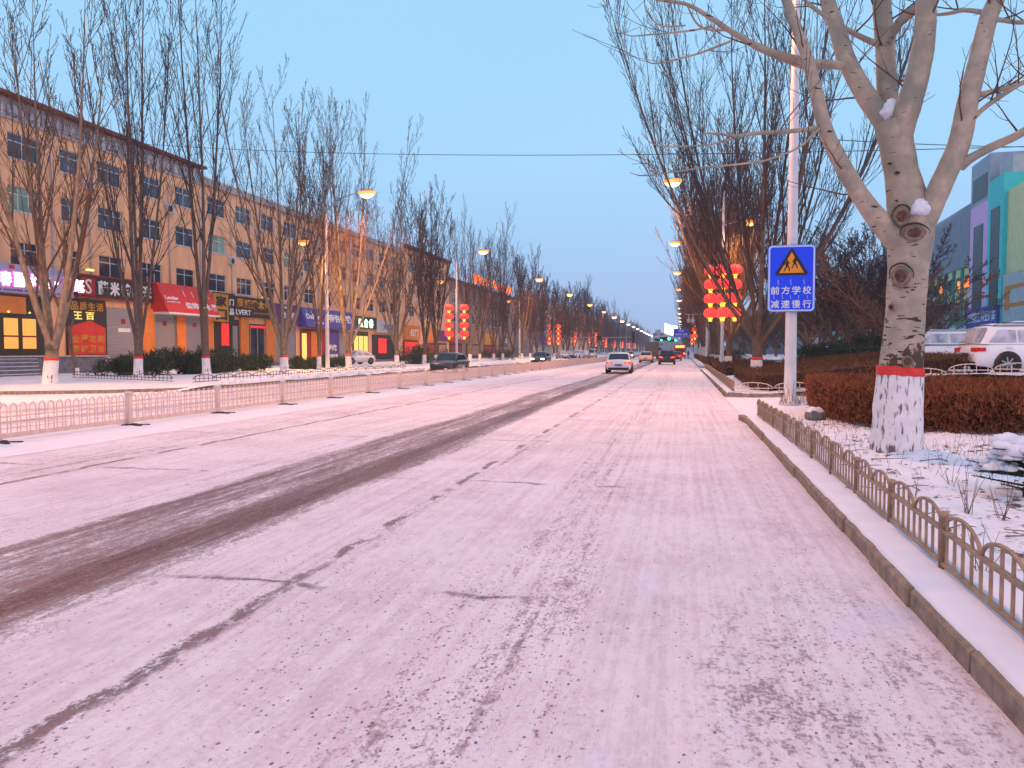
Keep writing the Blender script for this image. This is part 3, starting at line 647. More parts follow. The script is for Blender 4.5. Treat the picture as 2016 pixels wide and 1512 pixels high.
    for (u, v, wd, hd, f) in ((1775,425,24,28,-.36),(1799,458,34,24,-.40),(1773,543,28,32,-.36),(1786,712,16,20,-.36),(1755,605,9,12,-.3),(1766,340,9,5,-.27),(1752,322,7,5,-.28)):
        k = MB(); c0 = pt(u, v, 0); vd = (base + c0 - Vector((0,0,CH))).normalized()
        q = c0 - vd*(-f*.92+.0)
        ex = Vector((0,0,1)).cross(vd).normalized()*-1; ez = Vector((0,0,1))
        nn = 18; ring0 = []; ring1 = []; ring2 = []
        for j in range(nn):
            a = 2*pi*j/nn; e_ = (ex*cos(a)*wd*px*.5 + ez*sin(a)*hd*px*.5)*(1+.22*mn.noise(Vector((cos(a)*1.3+u, sin(a)*1.3, v*.1)))-.08*sin(a))
            ring0.append(q + e_*1.14 + vd*.05); ring1.append(q + e_*.93 - vd*.016); ring2.append(q + e_*.66 + vd*.012)
        k.add(ring0+ring1+ring2, [(j, (j+1)%nn, nn+(j+1)%nn, nn+j) for j in range(nn)] + [(nn+j, nn+(j+1)%nn, 2*nn+(j+1)%nn, 2*nn+j) for j in range(nn)], 1, True)
        k.add(ring2+[sum(ring2, Vector())/nn + vd*.02], [(j, (j+1)%nn, nn) for j in range(nn)], 0, True); k.build('knot', [M['knot'], M['knotr']], t)
        if 400 < v < 560:   # eyebrow folds of bark
            b = MB()
            arc = []; ra = []
            for k2 in range(11):
                a_ = radians(-12+204*k2/10); arc.append(q + vd*(.012+.05*abs(cos(a_))) + ex*cos(a_)*wd*px*.66*(1+.1*sin(3*a_+u)) + ez*sin(a_)*hd*px*.66); ra.append(.004+.010*max(0,sin(a_)))
            b.tube(arc, ra, 5)
            b.build('bark_fold', M['fold'], t)
    # snow caught in the forks
    def clump(u, v, dy, wd, hd, seed):
        b = MB(); c0 = pt(u, v, dy); n, m_ = 22, 14; vs = []
        for i in range(m_+1):
            th = pi*i/m_
            for j in range(n):
                ph = 2*pi*j/n; d = Vector((sin(th)*cos(ph), sin(th)*sin(ph), cos(th))); f = 1+.30*mn.noise(d*2.2+Vector((seed,0,0)))+.14*mn.noise(d*6+Vector((0,seed,0)))
                vs.append(c0+Vector((d.x*wd*f*(1-.35*d.z)*.55, d.y*wd*f*.5, d.z*hd*f*.5)))
        b.add(vs, [(i*n+j, (i+1)*n+j, (i+1)*n+(j+1)%n, i*n+(j+1)%n) for i in range(m_) for j in range(n)], 0, True)
        b.build('fork_snow', M['snow_lump'], t)
    clump(1754, 216, -.04, .24, .30, 3); clump(1811, 408, -.27, .22, .24, 4)
    return t
big_tree()

# park trees on the right, behind the hedges
random.seed(60)
PT = {'seg': (7,5,4,3), 'up': (.05,.09,.1,.1), 'wob': (.09,.12,.14,.14), 'kids': (12,7,5), 'ang': ((28,55),(28,55),(30,55)), 'len': (.5,.48,.5), 'start': (.15,.1,.1), 'rmin': .012}
pk = [(1592,700,58,7.8,'leftmost round crowned park tree right of the sign pole'),(1637,700,54,8.8,'second round crowned park tree right of the sign pole'),(1676,698,52,9.6,'park tree in front of the teal shop front'),(1716,698,50,9.4,'park tree left of the big pale trunk, by the orange windows'),(1748,696,46,8,'park tree directly behind the big pale trunk')]
for k, (u, v, Yc, H, lab) in enumerate(pk):
    p = at(u, v, Yc); poplar('park_tree', lab, (p.x, Yc, .82), H, 1.5, .16, 7, 40, 500+k, False, PT, 3, (M['bark'], M['twig']), 'round bare trees in the park strip', wash=False)
p = at(1862, 700, 30); poplar('park_tree', 'reddish twiggy low tree right of the big pale trunk, before the painted building', (p.x-.9, 32, .82), 5.6, 1.2, .09, 6, 50, 520, False, PT, 3, (M['bark'], M['twig_r']), None, wash=False)

random.seed(61); pkp = [o for o in COL.objects if o.name.startswith('park_tree') and o.type == 'EMPTY'][:5]
for k in range(34):
    y = rnd(68, 250); x_ = rnd(8, 13+y*.16); dup(random.choice(pkp), (x_, y, .8), rnd(0,6.28), 'distant dark park tree among the others behind the right roadside row', 'distant park trees on the right', (1.1,1.1,rnd(.8,1.15)))
# ================================================================ foliage masses
def blades(mb, region, n, size, m=0, up=.5, seed=1, wd=.25):
    random.seed(seed)
    for k in range(n):
        p = region(); s = size*rnd(.5,1.4); d = Vector((rnd(-1,1), rnd(-1,1), rnd(-.5,1)+up)).normalized(); q = d.cross(Vector((rnd(-1,1), rnd(-1,1), rnd(-1,1)))).normalized()*s*wd
        mb.v += [tuple(p-q*.5), tuple(p+q*.5), tuple(p+d*s)]; o = len(mb.v)-3; mb.f.append([o,o+1,o+2]); mb.m.append(m); mb.sm.append(False)
def hedge(name, label, poly, h, zf, n, size, mats, seed=1, cat='hedge', group=None, top_snow=False):
    """clipped hedge: twiggy body filling an outline up to height h"""
    from mathutils.geometry import tessellate_polygon, intersect_point_tri_2d
    P = [Vector((*p, 0)) for p in poly]; tris = tessellate_polygon([P]); ar = []
    for tr in tris: a, b, c = [P[i] for i in tr]; ar.append(abs((b-a).cross(c-a).z)/2)
    tot = sum(ar); mb = MB(); random.seed(seed)
    cx = sum(p.x for p in P)/len(P); cyy = sum(p.y for p in P)/len(P); ins = .12
    inner = [(Vector((p.x + (cx-p.x)*.03 + (.1 if p.x < cx else -.1), p.y + (.1 if p.y < cyy else -.1), 0))) for p in P]
    zs = [zf(p.x, p.y) for p in P]
    k = len(P)
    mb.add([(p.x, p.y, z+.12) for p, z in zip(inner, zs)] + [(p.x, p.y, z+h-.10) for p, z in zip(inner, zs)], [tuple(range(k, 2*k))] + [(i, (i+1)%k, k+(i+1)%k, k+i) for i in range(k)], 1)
    per = [(P[i], P[(i+1)%k]) for i in range(k)]; pl = [(b-a).length for a, b in per]
    def reg():
        if random.random() < .5:
            r = random.random()*tot
            for tr, a_ in zip(tris, ar):
                r -= a_
                if r <= 0: break
            a, b, c = [P[i] for i in tr]; u, v = random.random(), random.random()
            if u+v > 1: u, v = 1-u, 1-v
            p = a+(b-a)*u+(c-a)*v; z = zf(p.x, p.y)+h-abs(random.gauss(0,.06))+.09*mn.noise(Vector((p.x*1.3, p.y*1.3, 0)))+(rnd(0,.12) if random.random() < .05 else 0)
        else:
            r = random.random()*sum(pl)
            for (a, b), l in zip(per, pl):
                r -= l
                if r <= 0: break
            p = a.lerp(b, random.random()); nn = Vector((cx,cyy,0))-p; nn.normalize(); p = p+nn*random.gauss(.03,.09) + Vector((rnd(-.05,.05), rnd(-.05,.05), 0)); z = zf(p.x, p.y)+random.random()**.8*h
        return Vector((p.x, p.y, z))
    blades(mb, reg, n, size, 0, .6, seed, .22)
    o = mb.build(name, mats); tag(o, label, cat, group)
    return o
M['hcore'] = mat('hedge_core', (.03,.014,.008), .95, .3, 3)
hedge('hedge', 'rust brown clipped hedge behind the big pale tree trunk', [(3.35,21.8),(3.12,17.6),(3.25,15.9),(3.8,14.7),(4.5,13.7),(5.3,13.0),(7.5,12.3),(13,11.9),(13,17.3),(9,17.6),(5.2,21.8)], .80, lambda x,y: .13, 90000, .12, [M['hedge'], M['hcore']], 11)
hedge('hedge', 'dark brown low hedge behind the pale arched garden fence', [(2.6,29.2),(9.7,29.2),(9.9,44),(2.9,44)], .62, lambda x,y: rz_(x,y)+.02, 30000, .13, [M['hedge_d'], M['hcore']], 12)
hedge('hedge', 'low brown hedge beyond the second trunk along the right kerb', [(2.4,47),(5.4,47),(5.6,66),(2.5,66)], .55, lambda x,y: rz_(x,y), 9000, .18, [M['hedge_d'], M['hcore']], 13)
hedge('hedge', 'tall dark hedge screening the car park behind the roadside trees', [(10.2,46),(12.5,46),(22,110),(17,110)], 1.5, lambda x,y: .8, 16000, .3, [M['conifer'], M['hcore']], 15)
hedge('hedge', 'far brown hedge strip running along the right kerb into the distance', [(2.4,75),(5.2,75),(5.6,180),(2.8,180)], .6, lambda x,y: rz_(x,y), 9000, .35, [M['hedge_d'], M['hcore']], 14)
def bush(label, c, R, H, n, size, mats, seed, name='shrub', cat='shrub', group=None, snow=0):
    random.seed(seed); t = thing(name, label, cat, c, 0, group)
    mb = MB(); lobes = [(Vector((rnd(-.7,.7)*R[0], rnd(-.7,.7)*R[1], rnd(.15,.55)*H)), rnd(.35,.6)) for k in range(9)]
    def reg():
        lc, lr = random.choice(lobes); d = Vector((random.gauss(0,1), random.gauss(0,1), random.gauss(0,1))).normalized()*random.random()**.4
        p = lc + Vector((d.x*R[0]*lr*.8, d.y*R[1]*lr*.8, d.z*H*lr*.75)); p.z = max(.02, p.z); return p
    blades(mb, reg, n, size, 0, .5, seed, .2); mb.build('foliage', mats[0], t)
    s = MB()
    for k in range(6): s.tube([(0,0,-.05), (rnd(-.3,.3)*R[0], rnd(-.3,.3)*R[1], H*.5)], [.03,.01], 5)
    s.build('stem', M['bark'], t)
    if snow:
        q = MB(); random.seed(seed+1)
        for k in range(snow):
            p = reg(); r = rnd(.05,.13)
            if p.z < H*.35: continue
            q.lathe([(.001,r*.5),(r*.7,r*.35),(r,0),(r*.6,-r*.3)], 7, 0, Matrix.Translation(p) @ Matrix.Rotation(rnd(-.5,.5),4,'X'))
        q.build('snow_cap', M['snow_lump'], t)
    return t
GJ = 'dark evergreen shrubs'
jl = [(236,40.6,1.5,1.1,'dark juniper at the left end of the shrub bed, behind the second trunk'),(300,40.5,1.8,1.5,'bushy dark juniper between the second and third left trunks'),(352,43,1.8,1.7,'tallest dark juniper below the slanted red awning'),(392,43.5,1.7,1.5,'dark juniper left of the narrow poplar foot'),(440,46.5,1.9,1.6,'dark juniper right of the narrow poplar foot'),(478,49,1.8,1.2,'low dark juniper before the gold lettered shop'),(520,52,1.8,1.1,'low dark juniper left of the vase shaped poplar'),(590,57,1.8,1.0,'low dark juniper right of the vase shaped poplar'),(650,63,1.8,1.2,'dark juniper behind the first white lamp post'),(810,82,2.6,2.0,'dark evergreen shrub right of the parked snowy saloon'),(838,86,2.6,2.2,'tall dark evergreen shrub left of the dark moving saloon'),(868,92,2.2,1.7,'dark evergreen shrub behind the dark moving saloon'),(985,120,4,1.8,'dark shrub mass below the second lamp post')]
for k, (u, Yc, R, H, lab) in enumerate(jl):
    p = at(u, 730, Yc); bush(lab, (p.x, Yc, .1), (R, R*.9), H*1.25, 2600, .30, (M['conifer'],), 600+k, 'juniper', 'shrub', GJ)
jr = [(1590,47,1.6,1.2,'dark shrub right of the sign pole, dusted with snow',14),(1635,46,1.8,1.3,'dark shrub below the second park tree',6),(1680,44,1.7,1.2,'dark shrub below the teal shop front',3),(1722,42,1.6,1.1,'dark shrub directly left of the big pale trunk',3),(1440,85,1.8,1.6,'dark shrub between the two right roadside trunks',0)]
for k, (u, Yc, R, H, lab, sn) in enumerate(jr):
    p = at(u, 730, Yc); bush(lab, (p.x, Yc, rz_(p.x,Yc)), (R, R*.8), H*1.2, 2600, .26, (M['conifer'],), 650+k, 'juniper', 'shrub', GJ, sn)
# snow loaded conifer at the right edge
def yew():
    c = gr(1995, 985, .15); t = thing('dwarf_conifer', 'low dark conifer loaded with snow at the right edge', 'shrub', (c.x+.12, c.y+.1, .14)); random.seed(81)
    f = MB(); s = MB()
    for k in range(46):
        a = rnd(0,2*pi); z0 = rnd(.03,.55); L_ = rnd(.32,.62)*(1.05-z0*.9); d = Vector((cos(a), sin(a), rnd(-.1,.25))); p0 = Vector((0,0,z0)); p1 = p0+d*L_
        f.tube([p0, p1], [.012,.004], 4, 0)
        for j in range(75):
            q = rnd(.15,1); b = p0.lerp(p1, q); dd = (d + Vector((rnd(-1,1), rnd(-1,1), rnd(-.5,.5)))).normalized()*rnd(.04,.09); w_ = dd.cross(Vector((0,0,1))).normalized()*.006
            f.v += [tuple(b-w_), tuple(b+w_), tuple(b+dd)]; o = len(f.v)-3; f.f.append([o,o+1,o+2]); f.m.append(0); f.sm.append(False)
        if z0 > .16:
            for j in range(4):
                b = p0.lerp(p1, .35+.16*j); r = rnd(.045,.075); s.lathe([(.001,r*.7),(r*.6,r*.55),(r,.0),(r*.7,-r*.25)], 8, 0, Matrix.Translation(b+Vector((rnd(-.02,.02),rnd(-.02,.02),.03))))
    for k in range(14):
        r = rnd(.08,.15); s.lathe([(.001,r*.6),(r*.6,r*.5),(r,.0),(r*.7,-r*.3)], 10, 0, Matrix.Translation((rnd(-.14,.14), rnd(-.14,.14), .50+rnd(-.06,.06))))
    f.build('foliage', M['conifer'], t); s.build('snow_cap', M['snow_lump'], t)
yew()
def rock(label, c, r, seed):
    g = MB(); random.seed(seed); n, m_ = 12, 8; vs = []
    for i in range(m_+1):
        th = pi*i/m_
        for j in range(n):
            ph = 2*pi*j/n; d = Vector((sin(th)*cos(ph), sin(th)*sin(ph), cos(th)*.7)); vs.append(d*r*(1+.3*mn.noise(d*2+Vector((seed,0,0)))))
    fs = [(i*n+j, (i+1)*n+j, (i+1)*n+(j+1)%n, i*n+(j+1)%n) for i in range(m_) for j in range(n)]
    t = thing('rock', label, 'rock', c); g.add(vs, fs, 0, False); g.build('stone', M['rock'], t)
    s = MB(); s.add([Vector((v[0]*.9, v[1]*.9, abs(v[2])*1.12+.02)) for v in vs[:n*4]], [f for f in fs if max(f) < n*4], 0, True); s.build('snow_cap', M['snow_lump'], t)
c = gr(1605, 823, .15); rock('snow capped stone beside the foot of the sign pole', (c.x, c.y, .2), .22, 5)
# dry stalks, twigs and litter on the near verge
g = MB(); random.seed(90)
def stalk(g, p, h, lean, n=3, r=.003):
    d = Vector((rnd(-1,1)*lean, rnd(-1,1)*lean, 1)).normalized(); pts = [p]; 
    for k in range(n): d = (d+Vector((rnd(-.15,.15), rnd(-.15,.15), rnd(-.1,.1)))).normalized(); pts.append(pts[-1]+d*h/n)
    g.tube(pts, [r, r*.8, r*.7, r*.4][:len(pts)], 3, 0, cap=False)
for k in range(1500):
    x_ = rnd(1.95, 6.0); y_ = rnd(3.2, 17.8)
    dens = .10 + .9*max(0, (y_-9)/6) + (.6 if (x_-2.97)**2+(y_-11.6)**2 < 1.2 else 0)
    if random.random() > dens: continue
    if x_ > 3.6 and y_ > 18-.8*(x_-3.6)**1.2+1: continue
    stalk(g, Vector((x_, y_, verge(x_, y_)-.01)), rnd(.05,.28), .5)
for (u, v, n_, h_) in ((1905,1008,9,.42),(1975,1018,8,.40),(1870,960,5,.3),(1800,985,3,.25),(1930,1130,6,.3)):
    b = gr(u, v, .15)
    for k in range(n_): stalk(g, Vector((b.x+rnd(-.03,.03), b.y+rnd(-.03,.03), .12)), h_*rnd(.6,1.2), .45, 3, .0035)
for k in range(130):
    b = at(rnd(1535,1640), 790, 23.5-rnd(0,1.2)); stalk(g, Vector((b.x, b.y, .12)), rnd(.2,.75), .35, 3, .005)
for k in range(60):   # fallen twigs lying on the snow
    x_ = rnd(2.0,4.8); y_ = rnd(4,13); a = rnd(0,pi); L_ = rnd(.1,.5); z_ = verge(x_,y_)+.015
    g.tube([(x_,y_,z_), (x_+cos(a)*L_*.5+rnd(-.03,.03), y_+sin(a)*L_*.5, z_+rnd(0,.04)), (x_+cos(a)*L_, y_+sin(a)*L_, z_+rnd(0,.02))], [.006,.005,.003], 4, 0, cap=False)
for k in range(900):  # leaf litter
    x_ = rnd(1.95,5.5); y_ = rnd(3.5,17); z_ = verge(x_,y_)+.006; a = rnd(0,6.28); s = rnd(.012,.035)
    if random.random() > .25 + .6*(mn.noise(Vector((x_*1.1,y_*1.1,9)))>0.05): continue
    g.poly([(x_-cos(a)*s, y_-sin(a)*s, z_), (x_+sin(a)*s*.5, y_-cos(a)*s*.5, z_+.012), (x_+cos(a)*s, y_+sin(a)*s, z_+.004), (x_-sin(a)*s*.5, y_+cos(a)*s*.5, z_+.002)])
tag(g.build('dry_grass', M['drygrass']), 'dry brown stalks, twigs and leaf litter poking through the snow of the near verge', 'dry grass', None, 'stuff')

ORD = ['first','second','third','fourth','fifth','sixth','seventh','eighth','ninth','tenth','eleventh','twelfth','thirteenth','fourteenth','fifteenth','sixteenth']
# ================================================================ fences
def arch_fence_panel(parent, L, h=.27, top=.40, nP=9, arches=2, r=.011, m='fence_steel', post=True, name='fence_panel'):
    """low garden fence: rails, uprights and half-round hoops; runs along +Y from 0 to L"""
    g = MB()
    g.box((-.016,0,.03), (.016,L,.055)); g.box((-.016,0,h-.012), (.016,L,h+.016))
    for k in range(nP):
        y = L*(k+.5)/nP; f = (y*arches/L) % 1; zt_ = h + (top-h)*sqrt(max(0, 1-(2*f-1)**2))
        g.box((-.008,y-.010,.05), (.008,y+.010,zt_))
    for a in range(arches):
        y0 = L*a/arches; w_ = L/arches; pts = [(0, y0+w_*.5-w_*.49*cos(pi*i/12), h+(top-h)*sin(pi*i/12)) for i in range(13)]
        g.tube(pts, r*1.25, 6, 0)
    g.build('railing', M[m], parent)
    if post:
        p = MB(); p.lathe([(.001,-.1),(.028,-.1),(.028,.345),(.034,.35),(.036,.37),(.030,.385),(.001,.392)], 12, 0, Matrix.Translation((0,0,.0))); p.build('post', M[m], parent)
GF = 'arched garden fence sections along the right verge'
fp = thing('garden_fence_panel', 'low arched brown steel fence section beside the near kerb', 'fence', (1.705, -1.25, .135), 0, GF)
arch_fence_panel(fp, 1.36, .26, .40, 9, 2)
for k in range(1, 14):
    y = -1.25+1.36*k + (0); x_ = 1.70 + .05*min(1,max(0,(y-4)/5)) - .10*max(0,(y-12)/6)
    xn = 1.70 + .05*min(1,max(0,(y+1.36-4)/5)) - .10*max(0,(y+1.36-12)/6)
    dup(fp, (x_, y, .135+.005*(k%3)), -atan2(xn-x_, 1.36), ORD[13-k]+' low arched brown fence section counted back from the far corner of the near verge')
# snow ridge collecting at the foot of the fence
g = MB(); snow_strip(g, 1.74, 1.98, -1, 17.5, .14); struct(g.build('snow_cover', M['snow']))
GF2 = 'pale arched fence sections round the second verge'
fq = thing('garden_fence_panel', 'low pale arched fence section across the end of the second verge', 'fence', (1.75, 27.75, .14), -pi/2, GF2)
arch_fence_panel(fq, 1.35, .16, .36, 4, 1, .014, 'fence_white', False)
for k in range(1, 7): x_ = 1.75+1.37*k; dup(fq, (x_, 27.75, rz_(x_,0)+.03), -pi/2)
fq2 = thing('garden_fence_panel', 'low brown arched fence section along the kerb of the second verge', 'fence', (1.80, 27.8, .14), 0, 'arched fence sections along the second verge')
arch_fence_panel(fq2, 1.36, .26, .40, 6, 2, .012, 'fence_steel', False)
for k in range(1, 29): dup(fq2, (1.80+.004*k, 27.8+1.38*k, .14))
# brown low fence round the left planter
GF3 = 'dark arched fence sections round the left planting bed'
fl = thing('garden_fence_panel', 'dark low arched fence section edging the left planting bed', 'fence', (-20.9, 29.5, .2), 0, GF3)
arch_fence_panel(fl, 1.6, .17, .34, 5, 1, .014, 'twig', False)
for k in range(1, 17): dup(fl, (-20.9-.02*k, 29.5+1.6*k, .2), 0, ORD[k-1]+' dark arched fence section of the left planting bed, counted away from the viewer' if k < 15 else None)
for k in range(0, 6): dup(fl, (-20.9-1.45*(k+1), 29.5+.62*(k+1), .2), -pi/2-.40+pi/1)

# white median fence: sections on rubber feet, 3.2 m apart
def median_section():
    t = thing('median_fence_section', 'white hooped median railing section on black rubber feet', 'fence', (-11.5, 7.6, 0), 0, 'white median railing sections down the middle of the road')
    L = 3.16; g = MB()
    g.box((-.028,.05,.08), (.028,L,.165)); g.box((-.013,.05,.44), (.013,L,.465))
    n = 15; step = (L-.1)/n; rr = .013
    for k in range(n):
        y0 = .07+step*(k+.12); w_ = step*.66
        g.tube([(0,y0,.15),(0,y0,.58)] + [(0, y0+w_*.5*(1-cos(pi*i/6)), .58+.10*sin(pi*i/6)) for i in range(1,6)] + [(0,y0+w_,.58),(0,y0+w_,.15)], rr, 4, 0, cap=False)
    g.build('railing', M['fence_white'], t)
    p = MB(); p.box((-.05,-.05,.05), (.05,.05,.69)); p.box((-.065,-.065,.69), (.065,.065,.715)); p.box((-.058,-.058,.05), (.058,.058,.16)); p.build('post', M['fence_white'], t)
    f = MB(); f.box((-.09,-.14,.0), (.09,.14,.055)); f.lathe([(.04,.05),(.035,.10),(.001,.11)], 8)
    for sx in (-1, 1):
        a = Matrix.Rotation(sx*.35, 4, 'Z'); f.box((.05*1,-.035,.005), (.42,.035,.045), 0, a)
    f.build('foot', M['rubber'], t)
    s = MB(); s.box((-.04,-.3,.057), (.0,-.02,.07)); s.build('foot_snow', M['snow_lump'], t); s = MB(); s.box((-.06,-.06,.716), (.06,.06,.735)); s.build('snow_cap', M['snow_lump'], t)
    return t
ms = median_section(); random.seed(33)
for k in range(1, 90):
    dup(ms, (-11.5+rnd(-.04,.04)+ (.0), 7.6+3.2*k, 0), rnd(-.008,.008), ORD[k-1]+' white hooped railing section in the median, counted from the left photo edge' if k < 13 else None)
g = MB(); g.add([(-12.3,-5,.006),(-9.75,-5,.006),(-9.75,320,.006),(-12.3,320,.006)], [(0,1,2,3)])
# (clean snow lying under the median railing, ragged edge)
g = MB(); ys = lin(-2, 120, 240)+lin(122,400,60); vs = []
for y in ys: vs += [(-12.2-.12*mn.noise(Vector((y*.7,0,0))), y, .008), (-11.5, y, .03), (-10.2+.10*mn.noise(Vector((y*.5,4,0)))+.03*mn.noise(Vector((y*4,4,0))), y, .02), (-9.9+.12*mn.noise(Vector((y*.5,4,0)))+.04*mn.noise(Vector((y*4,4,0))), y, .004)]
g.add(vs, [(j*4+i, j*4+i+1, (j+1)*4+i+1, (j+1)*4+i) for j in range(len(ys)-1) for i in range(3)], 0, True); struct(g.build('snow_cover', M['snow']))
# snow bank lumps along the left pavement edge
g = MB(); random.seed(34)
for k in range(520):
    y = 30+rnd(0,1)**1.3*95
    if 64 < y < 74: continue
    r = rnd(.06,.22); g.lathe([(.001,r*.7),(r*.6,r*.55),(r,.05),(r*.9,-.1)], 7, 0, Matrix.Translation((-19.7+rnd(-.5,.45), y, .17+rnd(0,.1))) @ Matrix.Scale(rnd(.8,1.8),4,(0,1,0)))
tag(g.build('snow_bank', M['snow_lump']), 'ridge of shovelled snow lumps along the edge of the left pavement', 'snow bank', None, 'stuff')

# ================================================================ street lamps and lanterns
def real_light(parent, loc, color, watts, r=.22):
    l = bpy.data.lights.new('lamp_glow', 'SPOT'); l.energy = watts; l.color = color; l.shadow_soft_size = r; l.spot_size = radians(165); l.spot_blend = .6
    o = bpy.data.objects.new('lamp_glow', l); COL.objects.link(o); o.parent = parent; o.location = loc; return o
WL = 3700
SOD = (1.0, .36, .10)
def street_lamp(label, loc, side, H=13.6, arm=3.4, low=True, light=0, group=None, lowH=10.0, r0=.13, lens='e_lamp', big=1.0):
    """side=+1: the high lamp reaches towards +X"""
    t = thing('street_lamp', label, 'street lamp', loc, 0, group)
    g = MB(); top = H-1.15
    g.lathe([(.001,-.15),(r0*1.9,-.15),(r0*1.9,.03),(r0*1.1,.05),(r0,1.0),(r0*.55,top),(r0*.5,top+.1),(.001,top+.12)], 12); g.build('pole', M['pole'], t)
    a = MB(); a.tube([(0,0,top-.3),(side*arm*.15,0,top+.25),(side*arm*.45,0,top+.75),(side*arm*.85,0,top+1.15),(side*arm,0,top+1.2)], [.05,.045,.04,.035,.03], 7); 
    a.build('arm', M['steel'], t)
    if low: a = MB(); a.tube([(0,0,lowH-.3),(-side*.8,0,lowH+.0),(-side*1.8,0,lowH+.12)], [.04,.035,.03], 7); a.build('arm', M['steel'], t)
    def head(x, z, s, mt, nm='lamp_head'):
        h = MB(); h.box((x-.50*s,-.15*s,z), (x+.50*s,.15*s,z+.07*s)); h.box((x-.3*s,-.1*s,z+.07*s), (x+.3*s,.1*s,z+.11*s)); o = h.build(nm, M['steel'], t)
        T = Matrix.Translation((x,0,z-.002)) @ Matrix.Scale(.55,4,(0,1,0)) @ Matrix.Scale(1.15,4,(1,0,0)); q = MB(); q.lathe([(.001,-.44*s),(.2*s,-.40*s),(.34*s,-.30*s),(.42*s,-.20*s)], 16, 0, T); q.lathe([(.42*s,-.20*s),(.50*s,-.08*s),(.53*s,.0)], 16, 1, T); q.build('lens', [M[mt], M['e_halo']], o)  # bowl swollen and ringed in orange glow to stand in for the lamp's halo
    head(side*arm, H-.05, big, lens)
    if low: head(-side*1.95, lowH+.05, .75*big, 'e_lampy')
    if light: 
        real_light(t, (side*arm, 0, H-.75), SOD, WL*light)
        if low: real_light(t, (-side*1.95, 0, lowH-.5), (1,.5,.16), WL*light*.8, .14)
    return t
def lantern_rack(label, loc, group=None, z0=3.3, tiers=4, off=.95, cross=False, dz=1.05):
    t = thing('lantern_rack', label, 'lanterns', loc, 0, group); fr = MB()
    for k in range(tiers):
        fr.box((-off-.1,-.03,z0+dz*(k+1)-.02-.12), (off+.1,.03,z0+dz*(k+1)+.03-.12)); 
        if cross: fr.box((-.03,-off*.7,z0+dz*(k+1)-.15), (.03,off*.7,z0+dz*(k+1)-.12))
    fr.build('frame', M['steel'], t)
    pos = [(-off,0),(off,0)] + ([(0,-off*.75),(0,off*.75)] if cross else [])
    for (px_, py_) in pos:
        for k in range(tiers):
            zc = z0+dz*k+.55; g = MB(); n = 16
            prof = [(.16,.42),(.36,.37),(.52,.22),(.58,0),(.52,-.22),(.34,-.32),(.14,-.35)]
            prof = [(r*.96, z) for r, z in prof]
            vs = []; fs = []
            for i, (r, z) in enumerate(prof):
                for j in range(n): rr = r*(1 if j % 2 else .95); vs.append((px_+rr*cos(2*pi*j/n), py_+rr*sin(2*pi*j/n), zc+z))
            for i in range(len(prof)-1):
                for j in range(n): fs.append((i*n+j, i*n+(j+1)%n, (i+1)*n+(j+1)%n, (i+1)*n+j))
            g.add(vs, fs, 0, True); o = g.build('lantern', M['e_red'], t)
            q = MB(); q.lathe([(.001,-.31),(.19,-.33),(.17,-.42),(.12,-.50),(.14,-.62),(.001,-.64)], 10, 0, Matrix.Translation((px_,py_,zc))); q.build('tassel', M['e_yel'], o)
    return t
GSL = 'street lamps along the left pavement'; GSR = 'street lamps along the right verge'
lampY = [18, 54.1, 88.5, 125, 160, 196, 232]
labs = ['', 'white double armed street lamp before the blue shop awning, nearest on the left', 'left street lamp carrying the nearest pair of red lantern columns', 'left street lamp before the dark block, without lanterns, third from the front', 'left street lamp carrying the second set of red lanterns', 'slim distant street lamp on the left between two lantern posts', 'distant left street lamp carrying the third set of red lanterns']
for k, y in enumerate(lampY):
    street_lamp(labs[k] or 'street lamp on the left just outside the photo edge, lighting the nearest branches', (-26.6, y, .13), 1, 13.5, 3.35, True, (1.9,2.0,2.0,1.8,1.4,1.2,1.0)[k], GSL, 9.9, r0=.15, big=1.15)
street_lamp('street lamp on the left behind the viewer', (-26.6, -18, .13), 1, 13.5, 3.35, False, 1.6, GSL, 9.9)
ys_ = 268
lt = street_lamp('small far street lamp in the long left row of lights', (-26.6, ys_, .13), 1, 13.5, 3.35, False, 0, 'far street lamps of the left row', 9.9, lens='e_lampw', big=1.5)
for k in range(1, 13): dup(lt, (-26.6, ys_+36*k, .13))
# right side: tall poles
def sign_pole():
    p = at(1555, 795, 23.5)
    t = street_lamp('tall white pole carrying the blue school warning sign, beside the near hedge', (p.x, 23.5, .12), -1, 15, 3.9, False, 2.2, GSR, r0=.165)
    return p
spp = sign_pole()
labR = ['right street lamp carrying the big cluster of red lanterns', 'slim white street lamp directly left of the right lantern cluster', 'distant right street lamp carrying the second string of red lanterns', 'far right street lamp near the blue direction sign']
for k, (y, xx) in enumerate(((62, 3.05), (97, 2.95), (133, 3.0), (169, 3.1))):
    street_lamp(labR[k], (xx, y, .13), -1, 15, 3.9, True, (1.7,1.3,1.0,.8)[k], GSR, 11.5, r0=.14, big=1.3)
street_lamp('street lamp on the right behind the viewer', (3.0, -12.5, .12), -1, 15, 3.9, False, 2.2, GSR, 11.5)
lr = street_lamp('small far street lamp in the right row', (3.1, 205, .13), -1, 15, 3.9, False, 0, 'far street lamps of the right row', lens='e_lampw', big=1.4)
for k in range(1, 9): dup(lr, (3.1, 205+36*k, .13))
lantern_rack('big cluster of red lanterns in four tiers on the right lamp post', (3.05, 62, .0), 'red lanterns on lamp posts', 4.0, 4, .92, True, 1.12)
lantern_rack('string of red lanterns on the far right lamp post left of the tree trunks', (3.0, 133, .0), 'red lanterns on lamp posts', 3.6, 4, .92, False)
lantern_rack('pair of red lantern columns on the nearest lantern post at the left pavement', (-26.6, 88.5, 0), 'red lanterns on lamp posts', 3.1, 4, .95, False)
